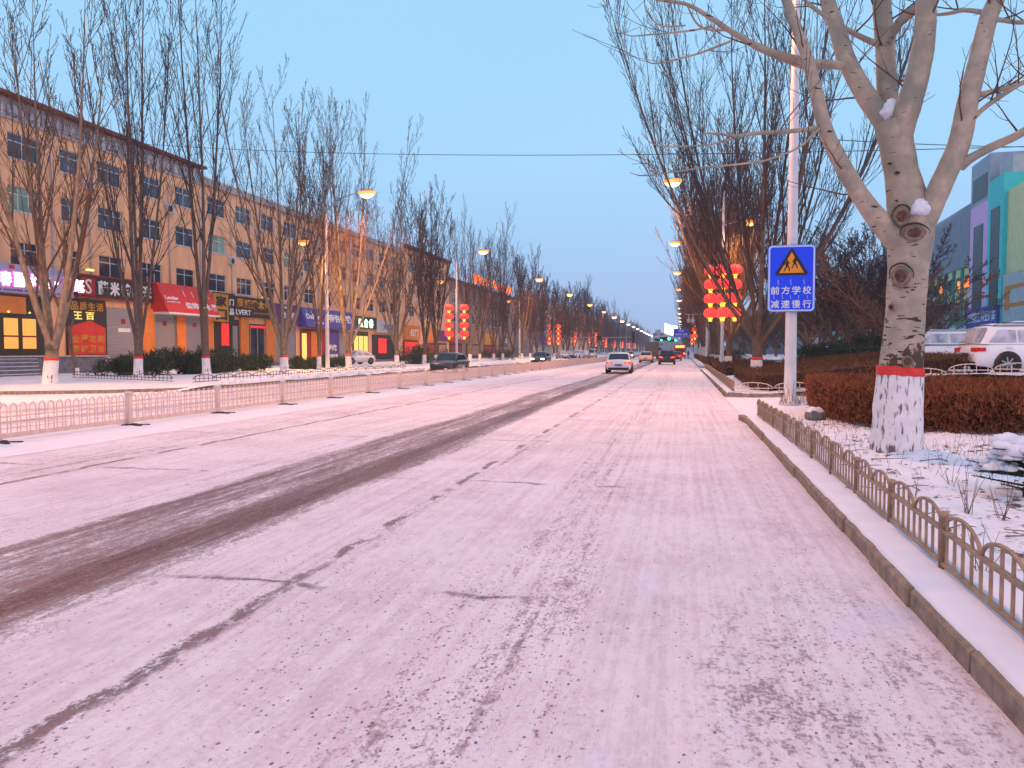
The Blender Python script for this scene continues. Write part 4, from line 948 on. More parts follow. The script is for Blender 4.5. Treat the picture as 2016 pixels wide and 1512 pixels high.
lantern_rack('second set of red lanterns along the left pavement', (-26.6, 160, 0), 'red lanterns on lamp posts', 3.1, 4, .95, False)
lantern_rack('third set of red lanterns along the left pavement', (-26.6, 232, 0), 'red lanterns on lamp posts', 3.1, 4, .95, False)
rk = lantern_rack('small distant red lantern column by the far left pavement', (-27.5, 196, 0), 'far red lantern columns', 3.0, 3, .5, False)
for y in (268, 304, 345, 390, 440): dup(rk, (-26.6, y, 0))
dup(rk, (3.0, 97+72+36, .4), 0, 'small distant red lantern column by the far right verge')

# ---------------------------------------------------------------- the school sign
def school_sign():
    Ys = 23.26; c = at(1558, 548, Ys); t = thing('warning_sign', 'blue rectangular sign with orange triangle of two children and white characters', 'sign', (c.x, Ys, 0), 0)
    W_, H_ = 1.30, 1.92; z0 = c.z-H_/2; rz = radians(0)
    def rr(w, h, r, n=6):
        out = []
        for cx_, cz_, a0 in ((w/2-r, h-r, 0), (-w/2+r, h-r, 90), (-w/2+r, r, 180), (w/2-r, r, 270)):
            for i in range(n+1): a = radians(a0+90*i/n); out.append((cx_+r*cos(a), cz_+r*sin(a)))
        return out
    def plate(name, w, h, r, y, th, m, zoff):
        g = MB(); g.prism([(x_, y, z_+z0+zoff) for x_, z_ in rr(w, h, r)], (0, th, 0)); return g.build(name, M[m], t)
    plate('board', W_, H_, .12, 0, .03, 'sign_blue', 0)
    plate('border', W_-.03, H_-.03, .11, -.006, .004, 'sign_white', .015)
    plate('face', W_-.13, H_-.13, .075, -.011, .004, 'sign_blue', .065)
    g = MB(); zt_ = z0+H_-.09; b = .86; hh = .78
    g.prism([(0,-.017,zt_),(-.05,-.017,zt_-.05),(-b/2-.02,-.017,zt_-hh+.05),(-b/2+.02,-.017,zt_-hh),(b/2-.02,-.017,zt_-hh),(b/2+.02,-.017,zt_-hh+.05),(.05,-.017,zt_-.05)], (0,.005,0), 0)
    g.prism([(0,-.022,zt_-.12),(-b/2+.09,-.022,zt_-hh+.065),(b/2-.09,-.022,zt_-hh+.065)], (0,.004,0), 1)
    def kid(cx_, cz_, s):
        Y0 = -.027
        def bar(a, b_, w_):
            A = Vector((cx_+a[0]*s, Y0, cz_+a[1]*s)); B_ = Vector((cx_+b_[0]*s, Y0, cz_+b_[1]*s)); d = (B_-A).normalized(); q = Vector((-d.z,0,d.x))*w_*s/2; g.prism([A-q,B_-q,B_+q,A+q], (0,.004,0), 0)
        g.prism([(cx_+.07*s*cos(2*pi*k/10), Y0, cz_+(1.0+.085*sin(2*pi*k/10)/.07*.07)*s) for k in range(10)], (0,.004,0), 0)
        bar((0,.9),(-.02,.45),.24); bar((-.02,.5),(-.18,.25),.11); bar((-.18,.25),(-.24,.02),.09); bar((.02,.5),(.16,.28),.11); bar((.16,.28),(.2,.0),.09); bar((0,.82),(-.26,.6),.07); bar((0,.82),(.26,.72),.07); bar((-.24,.02),(-.32,.02),.06)
    kid(-.12, zt_-hh+.11, .32); kid(.09, zt_-hh+.19, .31)
    g.build('warning_triangle', [M['black'], M['sign_orange']], t)
    ex, ez = (1,0,0), (0,0,1)
    for i, ch in enumerate('前方学校'): lettering(ch, M['whitetxt'], (-.56+.29*i, -.012, z0+.50), ex, ez, .235, .235, t, .018, 'character', .006)
    for i, ch in enumerate('减速慢行'): lettering(ch, M['whitetxt'], (-.56+.29*i, -.012, z0+.105), ex, ez, .235, .235, t, .018, 'character', .006)
    mg = MB()
    for i, x_ in enumerate((-.36,-.02,.34)): mongol(mg, (x_, -.013, z0+.80), Vector(ex), Vector(ez), .12, 0, i)
    for i, x_ in enumerate((-.48,-.24,-.02,.2,.44)): mongol(mg, (x_, -.013, z0+.38), Vector(ex), Vector(ez), .095, 0, 10+i)
    mg.build('vertical_script', M['sign_white'], t)
    cl = MB(); 
    for z_ in (z0+.35, z0+H_-.35): cl.box((-.22,.03,z_-.03), (.22,.09,z_+.03))
    cl.build('clamp', M['steel'], t)
school_sign()

# ================================================================ buildings on the left
BX = -42.0
def facade(parent, x, y0, y1, z0, z1, holes, mat_, depth=.22, name='wall', back=14):
    """wall facing +X with real openings"""
    g = MB(); ys = sorted({y0, y1, *[h[0] for h in holes], *[h[1] for h in holes]}); zs = sorted({z0, z1, *[h[2] for h in holes], *[h[3] for h in holes]})
    H_ = set()
    for a, b in zip(ys[:-1], ys[1:]):
        for c, d in zip(zs[:-1], zs[1:]):
            my, mz = (a+b)/2, (c+d)/2
            if any(h[0] < my < h[1] and h[2] < mz < h[3] for h in holes): continue
            g.quad((x,a,c), (x,b,c), (x,b,d), (x,a,d))
    for h in holes:
        a, b, c, d = h; xi = x-depth
        g.quad((x,a,c),(xi,a,c),(xi,a,d),(x,a,d)); g.quad((x,b,c),(x,b,d),(xi,b,d),(xi,b,c)); g.quad((x,a,c),(x,b,c),(xi,b,c),(xi,a,c)); g.quad((x,a,d),(xi,a,d),(xi,b,d),(x,b,d))
    g.quad((x,y0,z0),(x,y0,z1),(x-back,y0,z1),(x-back,y0,z0)); g.quad((x,y1,z0),(x-back,y1,z0),(x-back,y1,z1),(x,y1,z1))
    g.quad((x,y0,z1),(x,y1,z1),(x-back,y1,z1),(x-back,y0,z1)); g.quad((x-back,y0,z0),(x-back,y0,z1),(x-back,y1,z1),(x-back,y1,z0))
    return g.build(name, mat_, parent)
def window(parent, x, a, b, c, d, split=None, pane='glass', depth=.15):
    f = MB(); fx = x-depth; t_ = .055; w_ = b-a
    f.box((fx-.03,a,c), (fx+.03,a+t_,d)); f.box((fx-.03,b-t_,c), (fx+.03,b,d)); f.box((fx-.03,a+t_,c), (fx+.03,b-t_,c+t_)); f.box((fx-.03,a+t_,d-t_), (fx+.03,b-t_,d))
    f.box((fx-.025,a+t_,c+(d-c)*.66), (fx+.027,b-t_,c+(d-c)*.66+t_))
    for q in (split or (.5,)): f.box((fx-.02,a+w_*q-t_/2,c+t_), (fx+.024,a+w_*q+t_/2,d-t_))
    f.box((x-.02,a-.06,c-.07), (x+.06,b+.06,c-.003)) 
    o = f.build('window', M['win_frame'], parent)
    g = MB(); g.box((fx-.012,a+.02,c+.02), (fx-.004,b-.02,d-.02)); g.build('pane', M[pane], o)
def block(label, y0, y1, zr, cols, rows, mt, seed=0, z0=0.0, name='building', cat='building', x=BX, dark=()):
    t = thing(name, label, cat, (0,0,0)); holes = []
    for (a, b) in cols:
        for (c, d) in rows: holes.append((a, b, c, d))
    facade(t, x, y0, y1, z0, zr, holes, mt); random.seed(seed)
    for i, h in enumerate(holes):
        p = 'glass'
        if random.random() < .10: p = 'glass_g'
        window(t, x, *h, (.33,.67) if random.random() < .4 and h[1]-h[0] > 2 else (.5,), p)
    return t
rows4 = [(7.1,8.7),(10.65,12.25),(14.0,15.6)]
colsA = [(24.0,26.4),(28.6,31.0),(32.6,35.0),(36.6,39.4),(40.9,43.3),(45.1,46.8),(48.5,51.0),(53.0,55.5),(57.3,59.8)]
bA = block('four storey peach shop building with red tiled eaves, nearest on the left', 14, 61, 16.35, colsA, rows4, M['stucco'], 1)
g = MB(); g.box((BX-.9,13.9,17.75), (BX+.55,61.1,17.95)); g.add([(BX+.55,13.9,17.80),(BX+.55,61.1,17.80),(BX-.3,61.1,18.15),(BX-.3,13.9,18.15)], [(0,1,2,3)]); g.build('eaves', M['tile'], bA)
g = MB(); g.box((BX-.3,14,16.35), (BX-.1,61,17.75)); random.seed(9); y = 14.2
while y < 60.9:
    w_ = rnd(.18,.5); z_ = 16.5+rnd(0,.3); g.box((BX-.1,y,z_), (BX+.02+rnd(0,.05),y+w_,17.3+rnd(-.1,.35)), 1 if random.random() < .5 else 2); y += w_+rnd(.1,.45)
g.box((BX-.12,14,16.36), (BX+.12,61,16.5), 0)
g.build('parapet', [M['parapet'], M['wall_w'], M['ribs']], bA)
for y in (44.2, 47.6, 52.2, 56.4, 60.6, 39.9): g = MB(); g.tube([(BX+.1,y,6.9),(BX+.1,y,15.4),(BX+.02,y,15.7)], .07, 7); g.build('downpipe', M['wall_w'], bA)
colsB = [(61.8,64.6),(66.3,69.0),(70.8,73.4),(75.3,77.9),(79.8,82.3),(84.2,86.7),(88.6,91.1),(93,95.5),(97.4,99.9),(101.8,104.3),(106.2,108.7)]
bB = block('long pink peach shop building with snow on its flat roof edge', 61.05, 112, 16.5, colsB, rows4, M['stucco'], 2)
g = MB(); g.box((BX-.3,61.1,16.5), (BX+.25,112,17.1)); g.build('parapet', M['parapet'], bB)
g = MB(); g.box((BX-.3,61.15,17.1), (BX+.27,111.9,17.2)); g.build('roof_snow', M['snow_lump'], bB)
for y in (65.4, 69.9, 74.3, 78.8, 83.2, 92, 100.8): g = MB(); g.tube([(BX+.1,y,6.3),(BX+.1,y,16.1)], .06, 6); g.build('downpipe', M['wall_w'], bB)
bB2 = block('peach shop building with dark eaves left of the lantern post', 112.05, 135, 17.6, [(114+4.6*k, 116.4+4.6*k) for k in range(4)], rows4, M['stucco'], 5)
g = MB(); g.box((BX-.3,112.1,17.6), (BX+.5,134.9,18.1)); g.build('eaves', M['tile'], bB2)
bC = block('brown shop building with orange neon lettering on its roof', 135.05, 192, 14.6, [(137+4.6*k, 139.4+4.6*k) for k in range(11)], rows4[:2], M['stucco2'], 3)
g = MB(); g.box((BX-.3,135.1,14.6), (BX+.5,192,15.1)); g.build('eaves', M['tile'], bC)
ns = thing('roof_neon_sign', 'orange red neon characters standing on the brown roof edge', 'sign', (0,0,0))
lettering('蒙古大酒店', M['e_neon'], (BX+.3, 150, 15.5), (0,1,0), (0,0,1), 36, 1.9, ns, .03, 'lettering', .2)
g = MB()
for k in range(11): g.box((BX+.1,150+3.5*k,15.12), (BX+.2,150.1+3.5*k,15.7))
g.build('frame', M['steel'], ns)
bD = thing('building', 'dark flat roofed block beyond the neon sign on the left', 'building', (0,0,0))
facade(bD, -38, 196, 240, 0, 13.6, [(198+5*k, 200.6+5*k, z, z+1.7) for k in range(8) for z in (7,10.5)], M['stucco3'], back=25)
for k in range(8):
    for z in (7,10.5): window(bD, -38, 198+5*k, 200.6+5*k, z, z+1.7)
random.seed(13); yb = 246
for k in range(7):
    L_ = rnd(30,55); hh = rnd(11,19); t = thing('building', 'far low building in the hazy left row, number hidden by bare crowns', 'building', (0,0,0), 0, 'far hazy buildings of the left row')
    facade(t, -42, yb, yb+L_, 0, hh, [(yb+2+5*i, yb+4.6+5*i, z, z+1.7) for i in range(int(L_/5)-1) for z in (6.5,10) if z+2 < hh], random.choice([M['stucco2'], M['stucco3'], M['stucco']]))
    yb += L_+rnd(1,9)
random.seed(21)
for (y, z, b_) in ((47.5,13.2,bA),(52.1,9.9,bA),(56.3,13.1,bA),(65.2,9.8,bB),(69.9,13.2,bB),(78.6,9.9,bB),(83.0,13.2,bB),(96.3,9.9,bB),(100.7,13.2,bB)):
    g = MB(); g.box((BX+.02,y-.42,z),(BX+.38,y+.42,z+.62)); g.lathe([(.001,.02),(.24,.02),(.26,0)], 12, 1, Matrix.Translation((BX+.385,y-.08,z+.31)) @ Matrix.Rotation(pi/2,4,'Y')); g.box((BX+.02,y-.44,z+.622),(BX+.40,y+.44,z+.68), 2); g.build('air_conditioner', [M['wall_w'], M['dark'], M['snow_lump']], b_)
# stone platform, steps
pt_ = thing('shop_platform', 'blue grey stone block terrace with snowy steps before the near shops', 'terrace', (0,0,0))
g = MB(); g.box((-41.98,14,0), (-39.6,46.2,1.22)); g.box((-41.98,46.2,0), (-40.6,59.5,1.15)); g.build('terrace', M['platform'], pt_)
g = MB(); g.box((-42,13.9,1.22), (-39.5,46.3,1.30)); g.build('coping', M['parapet'], pt_)
s = MB(); sn = MB()
for k in range(5):
    z1_ = 1.1-.22*k; s.box((-40.6+.35*k,46.35,0), (-40.25+.35*k,55.5,z1_)); sn.box((-40.58+.35*k,46.5,z1_+.002), (-40.27+.35*k,55.3,z1_+.03))
    s.box((-39.6+.35*k,24,0), (-39.25+.35*k,40.2-.3*k,z1_)); sn.box((-39.58+.35*k,24.1,z1_+.002), (-39.27+.35*k,40.0-.3*k,z1_+.03))
s.build('steps', M['platform'], pt_); sn.build('step_snow', M['snow_lump'], pt_)
pt2 = thing('shop_platform', 'low stone terrace before the farther shops on the left', 'terrace', (0,0,0)); g = MB(); g.box((-41.98,59.6,0), (-40.4,190,.42)); g.build('terrace', M['platform'], pt2)

# ---------------------------------------------------------------- shop signs
EY, EZ = Vector((0,1,0)), Vector((0,0,1))
def sign_box(label, y0, y1, z0, z1, m, x=BX+.02, th=.35, name='shop_sign', slope=0, frame=None):
    t = thing(name, label, 'shop sign', (0,0,0)); g = MB()
    if slope: g.prism([(x,y0,z0),(x+slope+th,y0,z0),(x+th,y0,z1),(x,y0,z1)], (0,y1-y0,0))
    else: g.box((x,y0,z0), (x+th,y1,z1))
    g.build('panel', M[m], t)
    if frame:
        f = MB(); xx = x+th; f.box((xx-.1,y0-.08,z1), (xx+.06,y1+.08,z1+.10)); f.box((xx-.1,y0-.08,z0-.10), (xx+.06,y1+.08,z0)); f.build('edge', M[frame], t)
    return t
def letter_row(t, chars, y0, y1, z0, z1, m, x, gap_=.12, bold=.02, th=.05, halo=None):
    n = len(chars); w_ = (y1-y0)/n
    for i, ch in enumerate(chars):
        if ch == ' ': continue
        hh = z1-z0; 
        if ch == '·': g = MB(); g.box((x,y0+w_*(i+.35),(z0+z1)/2-.12), (x+th,y0+w_*(i+.65),(z0+z1)/2+.12)); g.build('character', M[m], t); continue
        if halo: lettering(ch, M[halo], (x, y0+w_*i+w_*gap_*.5-.05, z0-.05), EY, EZ, w_*(1-gap_)+.1, hh+.1, t, .065, 'halo', th*.5)
        lettering(ch, M[m], (x+(th*.55 if halo else 0), y0+w_*i+w_*gap_*.5, z0), EY, EZ, w_*(1-gap_), hh, t, bold, 'character', th)
xs = BX+.37+.004
t = sign_box('lavender shop sign with glowing pink white characters', 35, 45.6, 5.30, 7.15, 'lav')
letter_row(t, '春丽水漆·壁纸', 39.6, 46.6, 5.72, 6.62, 'e_white', xs, .14, .03, .05, 'e_pink')
lettering('CHUNLI WATER PAINT WALL PAPER', M['bluetxt'], (xs, 38.2, 5.42), EY, EZ, 7.2, .13, t, .02)
g = MB(); g.box((xs,40.4,6.82), (xs+.02,40.8,7.05)); g.build('emblem', M['red'], t)
g = MB()
for i in range(6): mongol(g, (xs, 42.6+.42*i, 6.78), EY, EZ, .26, 0, 40+i)
g.build('vertical_script', M['bluetxt'], t)
t = sign_box('black shop sign with white characters and dark red emblem square', 46.0, 53.8, 5.50, 7.0, 'dark', frame='redd')
g = MB(); g.box((xs,46.3,5.6), (xs+.03,47.6,6.85)); g.build('emblem_square', M['redd'], t)
lettering('S', M['whitetxt'], (xs+.03, 46.65, 5.7), EY, EZ, .6, 1.05, t, .0, 'emblem', .03)
letter_row(t, '萨米特陶瓷', 47.8, 53.7, 5.72, 6.75, 'whitetxt', xs, .16, .035)
t = sign_box('slanted bright red shop awning with white lettering', 54.0, 61.0, 4.75, 7.15, 'red', BX+.05, .5, slope=1.1)
sx, nz = 1.1, (7.15-4.75); sd = Vector((-sx,0,nz)).normalized()
def aw(y, f): return Vector((BX+.55+sx*(1-f)+.012, y, 4.75+nz*f))
lettering('Leader', M['whitetxt'], aw(54.3,.44), EY, sd, 1.7, .34, t, .03)
lettering('统帅电器热水器', M['whitetxt'], aw(54.3,.33), EY, sd, 1.7, .14, t, .01)
for i, ch in enumerate('统帅热水器'): lettering(ch, M['whitetxt'], aw(56.6+.9*i,.16), EY, sd, .78, .62, t, .03, 'character', .04)
g = MB()
for i in range(4): mongol(g, aw(57.0+1.1*i,.62), EY, sd, .5, 0, 60+i)
g.build('vertical_script', M['whitetxt'], t)
g = MB(); g.box((BX+.05,54,4.62), (BX+1.68,61,4.748)); g.build('hem', M['whitetxt'], t)
t = sign_box('gold and black vertical shop sign beside the red awning', 62.0, 65.2, 4.3, 6.9, 'gold', frame='dark')
g = MB(); g.box((xs,64.3,4.3), (xs+.03,65.2,6.9)); g.build('band', M['dark'], t)
for i, ch in enumerate('家口'): lettering(ch, M['dark'] if 1 else 0, (xs, 62.3, 5.7-1.25*i), EY, EZ, 1.7, 1.0, t, .03, 'character', .04)
for i, ch in enumerate('门品'): lettering(ch, M['whitetxt'], (xs+.03, 64.4, 5.9-.9*i), EY, EZ, .7, .6, t, .02, 'character', .04)
t = sign_box('long dark shop sign with big orange gold characters', 65.3, 72.0, 5.0, 6.75, 'dark', frame='dark')
letter_row(t, '恩派雅木业', 65.6, 71.8, 5.75, 6.65, 'gold', xs, .05, .06)
lettering('LVERT', M['whitetxt'], (xs, 65.5, 5.1), EY, EZ, 2.6, .5, t, .02); lettering('QUALITY WOOD DOOR', M['orange'], (xs, 68.6, 5.25), EY, EZ, 3.0, .2, t, .01)
t = sign_box('dark purple shop sign behind the vase shaped poplar', 72.3, 78.0, 4.5, 6.6, 'purple')
lettering('欧神诺', M['whitetxt'], (xs, 74.0, 5.0), EY, EZ, 3.2, .8, t, .03); lettering('瓷砖', M['whitetxt'], (xs, 74.6, 6.1), EY, EZ, 1.0, .3, t, .02)
t = sign_box('violet blue shop awning with white latin lettering and large characters', 78.1, 91.5, 4.3, 6.5, 'blue', BX+.05, .4, slope=.8)
sd2 = Vector((-.8,0,2.2)).normalized()
def aw2(y, f): return Vector((BX+.45+.8*(1-f)+.012, y, 4.3+2.2*f))
lettering('Daikino', M['whitetxt'], aw2(78.6,.42), EY, sd2, 4.0, .62, t, .03); lettering('特许经销', M['whitetxt'], aw2(84.0,.32), EY, sd2, 6.6, 1.1, t, .03)
g = MB(); [mongol(g, aw2(79+1.2*i,.70), EY, sd2, .55, 0, 80+i) for i in range(3)]; g.build('vertical_script', M['whitetxt'], t)
lettering('大金中央空调', M['whitetxt'], aw2(80,.18), EY, sd2, 2.4, .25, t, .01)
t = sign_box('dark green shop sign with glowing white green characters', 91.6, 99.9, 4.6, 6.2, 'darkgreen'); letter_row(t, '以食谷', 93.6, 98.8, 4.75, 5.9, 'e_gwhite', xs, .2, .03)
t = sign_box('white shop sign with dark logo above the parked snowy saloon', 100.0, 108.5, 4.2, 5.95, 'wall_w'); lettering('大自然', M['bluetxt'], (xs,102.2,4.6), EY, EZ, 4.6, .9, t, .03)
for (y0, y1, z0, z1, m, tx, tm, lab) in ((111,118,3.4,5.6,'orange','红门','whitetxt','orange shop sign right of the white shop sign'),(121,127,3.3,5.5,'orange','','whitetxt','plain orange awning left of the lantern post'),(127.5,133,3.4,5.2,'purple','','whitetxt','dim purple shop sign left of the lantern post'),(134,144,3.3,5.5,'red','小炒王','whitetxt','red shop sign directly left of the lantern post'),(160,172,3.0,5.4,'gold','王','redd','dim gold shop sign right of the lantern post'),(174,182,3.0,5.0,'green','田','whitetxt','small green and white shop sign under the neon letters')):
    t = sign_box(lab, y0, y1, z0, z1, m)
    if tx: lettering(tx, M[tm], (xs, y0+(y1-y0)*.35, z0+.5), EY, EZ, (y1-y0)*.5, (z1-z0)*.55, t, .03)
for (y0, y1, m, lab) in ((198,212,'blue','pale blue shop sign on the dark block'),(214,224,'orange','orange shop sign on the dark block'),(225,234,'gold','gold shop sign at the far end of the dark block')):
    t = sign_box(lab, y0, y1, 3.4, 5.8, m, -37.98, .35)

# ---------------------------------------------------------------- shop fronts
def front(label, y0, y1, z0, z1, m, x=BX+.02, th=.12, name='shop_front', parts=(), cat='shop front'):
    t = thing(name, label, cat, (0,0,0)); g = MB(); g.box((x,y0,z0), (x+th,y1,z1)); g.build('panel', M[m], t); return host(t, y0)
x1_ = BX+.145
def host(o, y):
    o.parent = bA if y < 61 else bB if y < 112 else bB2 if y < 135 else bC
    for k in ('category', 'group'):
        if k in o.keys(): del o[k]
    return o
t = front('dark framed shop entrance with amber lit glass doors', 33, 43.6, 1.3, 5.2, 'dark')
g = MB(); g.box((x1_,35.2,4.0), (x1_+.03,41.8,5.1)); g.build('fanlight', M['orange'], t)
for k, y in enumerate((36.2,38.5,40.1,41.5)): g = MB(); g.box((x1_,y,1.75), (x1_+.02,y+1.05,3.7)); g.build('door_pane', M['e_amber'], t)
for y in (38.45,40.05,41.45): g = MB(); g.box((x1_+.03,y,2.5), (x1_+.07,y+1.1,2.6)); g.build('push_bar', M['redd'], t)
for y in (40.4,42.0): g = MB(); g.lathe([(.001,-.06),(.07,0),(.001,.06)], 8, 0, Matrix.Translation((x1_+.1,y,4.1))); g.build('downlight', M['e_lampy'], t)
t = front('red and yellow poster window of the tile shop', 45.2, 48.9, 1.28, 5.3, 'dark')
g = MB(); g.box((x1_,45.3,1.35), (x1_+.02,48.8,3.3)); g.prism([(x1_+.003,45.3,3.3),(x1_+.003,48.8,3.3),(x1_+.003,47.3,3.8)], (.015,0,0)); g.build('red_poster', M['red'], t)
letter_row(t, '全屋定制', 45.5, 48.7, 2.2, 2.75, 'gold', x1_+.02, .15, .02, .02); letter_row(t, '瓷砖卫浴', 45.5, 48.7, 1.5, 2.0, 'gold', x1_+.02, .15, .02, .02); letter_row(t, '品质生活', 45.5, 48.7, 4.5, 5.1, 'gold', x1_, .15, .02, .02)
letter_row(t, '王百', 45.6, 47.9, 3.85, 4.4, 'e_amber2', x1_, .3, .03, .02)
def shutter(label, y0, y1, z0=1.2, z1=4.9, mark=True):
    t = thing('roller_shutter', label, 'roller shutter', (0,0,0), 0, None); g = MB(); n = 34
    for k in range(n):
        a = z0+(z1-z0)*k/n; b = z0+(z1-z0)*(k+1)/n; g.quad((BX+.03,y0,a),(BX+.03,y1,a),(BX+.075,y1,(a+b)/2),(BX+.075,y0,(a+b)/2)); g.quad((BX+.075,y0,(a+b)/2),(BX+.075,y1,(a+b)/2),(BX+.03,y1,b),(BX+.03,y0,b))
    g.build('slats', M['shutter'], t); f = MB(); f.box((BX+.0,y0-.1,z0),(BX+.12,y0-.001,z1)); f.box((BX+.0,y1+.001,z0),(BX+.12,y1+.1,z1)); f.build('guide_rail', M['steel'], t)
    if mark: q = MB(); q.box((BX+.08,(y0+y1)/2-.3,z0+1.9+.6),(BX+.09,(y0+y1)/2+.15,z0+2.25+.6)); q.build('red_notice', M['redd'], t)
    return host(t, y0)
shutter('grey roller shutter right of the red poster window', 49.1, 52.6); 
q = MB(); q.box((BX+.08,50.2,3.05),(BX+.09,51.5,3.35)); q.build('paper_notice', M['whitetxt'], bpy.data.objects['roller_shutter'])
shutter('grey roller shutter left of the orange pillar', 54.4, 56.9); shutter('grey roller shutter right of the orange pillar', 58.3, 60.9)
shutter('white roller shutter left of the blue awning shop', 73.2, 77.4, .5, 4.3, False); shutter('beige roller shutter beyond the white lamp post', 88.5, 91.5, .45, 4.0, False)
for (y0, y1, lab) in ((52.8,54.2,'orange wall pillar with a narrow poster, left'),(57.0,58.2,'orange wall pillar between the two grey shutters'),(61.1,62.2,'orange wall pillar right of the red awning'),(66.6,68.0,'orange wall pillar left of the dark glass doors'),(71.2,73.0,'orange wall pillar right of the dark glass doors')):
    t = thing('pillar', lab, 'pillar', (0,0,0)); g = MB(); g.box((BX+.02,y0,.4), (BX+.2,y1,5.0)); g.build('shaft', M['orange'], t); host(t, y0)
t = front('shop entrance with a glowing red lantern banner', 62.4, 66.4, .5, 4.6, 'dark'); g = MB(); g.box((x1_,63.4,2.1),(x1_+.1,64.5,4.3)); g.build('banner', M['e_dred'], t); g = MB(); g.box((x1_,65.2,.7),(x1_+.05,66.0,4.0)); g.build('door_frame', M['steel'], t)
t = front('dark glass double doors under a small red light', 68.2, 71.0, .5, 4.3, 'glass'); g = MB(); g.box((x1_,68.2,3.9),(x1_+.12,70.9,4.15)); g.build('red_light', M['e_dred'], t); g = MB(); [g.box((x1_,y,.5),(x1_+.06,y+.1,3.9)) for y in (68.2,69.5,70.8)]; g.build('door_frame', M['steel'], t)
t = front('yellow lit shop doorway with red side panel under the blue awning', 78.6, 84.5, .45, 4.1, 'redd'); g = MB(); g.box((x1_,78.8,.6),(x1_+.03,79.9,3.6)); g.build('door_pane', M['e_amber2'], t); g = MB(); g.box((x1_,81.0,.6),(x1_+.03,83.6,3.9)); g.build('poster', M['orange'], t)
t = front('blue poster wall with white stripes beside the lamp post', 84.7, 88.3, .45, 4.1, 'blue'); lettering('学优', M['whitetxt'], (x1_,85.0,1.6), EY, EZ, 2.6, .8, t, .03); g = MB(); g.box((x1_,85,.8),(x1_+.02,88,1.2)); g.build('stripe', M['whitetxt'], t)
t = front('bright yellow green lit shop window below the glowing green sign', 92.5, 97.5, .45, 4.2, 'darkgreen'); 
for k in range(3): g = MB(); g.box((x1_,92.8+1.55*k,.7),(x1_+.02,94.1+1.55*k,3.6)); g.build('pane', M['e_amber2'], t)
t = front('dark shop window with red glowing notice', 99.0, 108, .45, 3.9, 'dark'); g = MB(); g.box((x1_,101,1.3),(x1_+.02,104,3.4)); g.build('pane', M['e_dred'], t)
t = front('red lit shop window beneath the orange sign', 111, 118, .45, 3.2, 'redd'); g = MB(); g.box((x1_,111.5,.9),(x1_+.02,117.4,3.0)); g.build('pane', M['e_dred'], t)
random.seed(19)
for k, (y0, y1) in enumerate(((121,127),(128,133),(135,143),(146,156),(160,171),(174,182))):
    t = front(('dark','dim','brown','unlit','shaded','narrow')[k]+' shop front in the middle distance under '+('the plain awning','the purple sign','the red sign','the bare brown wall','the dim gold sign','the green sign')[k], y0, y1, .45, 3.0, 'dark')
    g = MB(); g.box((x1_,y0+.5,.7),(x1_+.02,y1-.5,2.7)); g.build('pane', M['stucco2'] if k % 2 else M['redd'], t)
# flood lamps above signs
for (y, z) in ((46.6,7.35),(69.8,7.0)):
    t = thing('flood_lamp', 'small warm flood lamp above the '+('black' if y < 50 else 'gold lettered')+' shop sign', 'lamp', (0,0,0)); g = MB(); g.tube([(BX,y,z),(BX+.9,y,z+.1)], .025, 6); g.build('arm', M['steel'], t); q = MB(); q.box((BX+.75,y-.25,z-.05),(BX+1.0,y+.25,z+.05)); q.build('lens', M['e_lampy'], t)

# ================================================================ right side background
def right_building():
    t = thing('painted_building', 'tall building with grey louvred top and pink, teal and yellow painted wings at the right', 'building', (0,0,0))
    A = Vector((43.0, 108, 0)); D = Vector((sin(radians(3.5)), cos(radians(3.5)), 0)); Nn = Vector((-D.y, D.x, 0))*1.0
    Mx = Matrix(((D.x, -D.y, 0, A.x), (D.y, D.x, 0, A.y), (0,0,1,0), (0,0,0,1)))   # local x: along facade, local y: towards the road
    def bx(name, a, b, m, mats=None): 
        g = MB(); g.box(a, b, 0, Mx); return g.build(name, M[m], t)
    z0 = .5
    bx('side_wall', (-30,-20,z0), (9.5,.25,23.5), 'yelloww')
    bx('teal_wing', (9.5,-20,z0), (16,.8,26.0), 'teal'); bx('pink_wing', (16,-20,z0), (24.5,.8,23.6), 'pinkw')
    bx('main_block', (24.5,-20,z0), (80,0,24.6), 'yelloww'); bx('roof_tank', (17,-8,23.6), (26,.4,30.5), 'ribs'); bx('roof_house', (10,-12,26), (15.5,-.4,28.5), 'wall_w')
    bx('glass_strip', (10.8,.8,8.0), (14.6,.86,21.8), 'glassd'); bx('glass_strip', (18,.8,8.0), (22.6,.86,20.5), 'glassd'); bx('glass_strip', (18,.4,24.5), (25,.46,28), 'glassd')
    g = MB()
    for k in range(56): g.box((24.6+k,0,15.2), (24.95+k,.45,24.9), 0, Mx)
    g.build('louvres', M['ribs'], t); bx('louvre_back', (24.5,.0,15.2), (80,.10,24.5), 'parapet')
    for k in range(11):
        x_ = 25.2+5*k; bx('column', (x_,0,4.5), (x_+1.1,.3,15.1), 'tealg')
        bx('window', (x_+1.6,.0,6.6), (x_+4.4,.06,9.6), 'glassd'); bx('window', (x_+1.6,.0,11.8), (x_+4.4,.06,13.8), 'glassd')
    for k in range(2): bx('window', (-6-9*k,.25,10), (-1-9*k,.31,18), 'glassd')
    for k, (x_, w_) in enumerate(((27,3),(31.5,2),(42,3))): bx('lit_window', (x_,.07,11.9), (x_+w_,.10,13.2), 'e_neon')
    return Mx
RM = right_building()
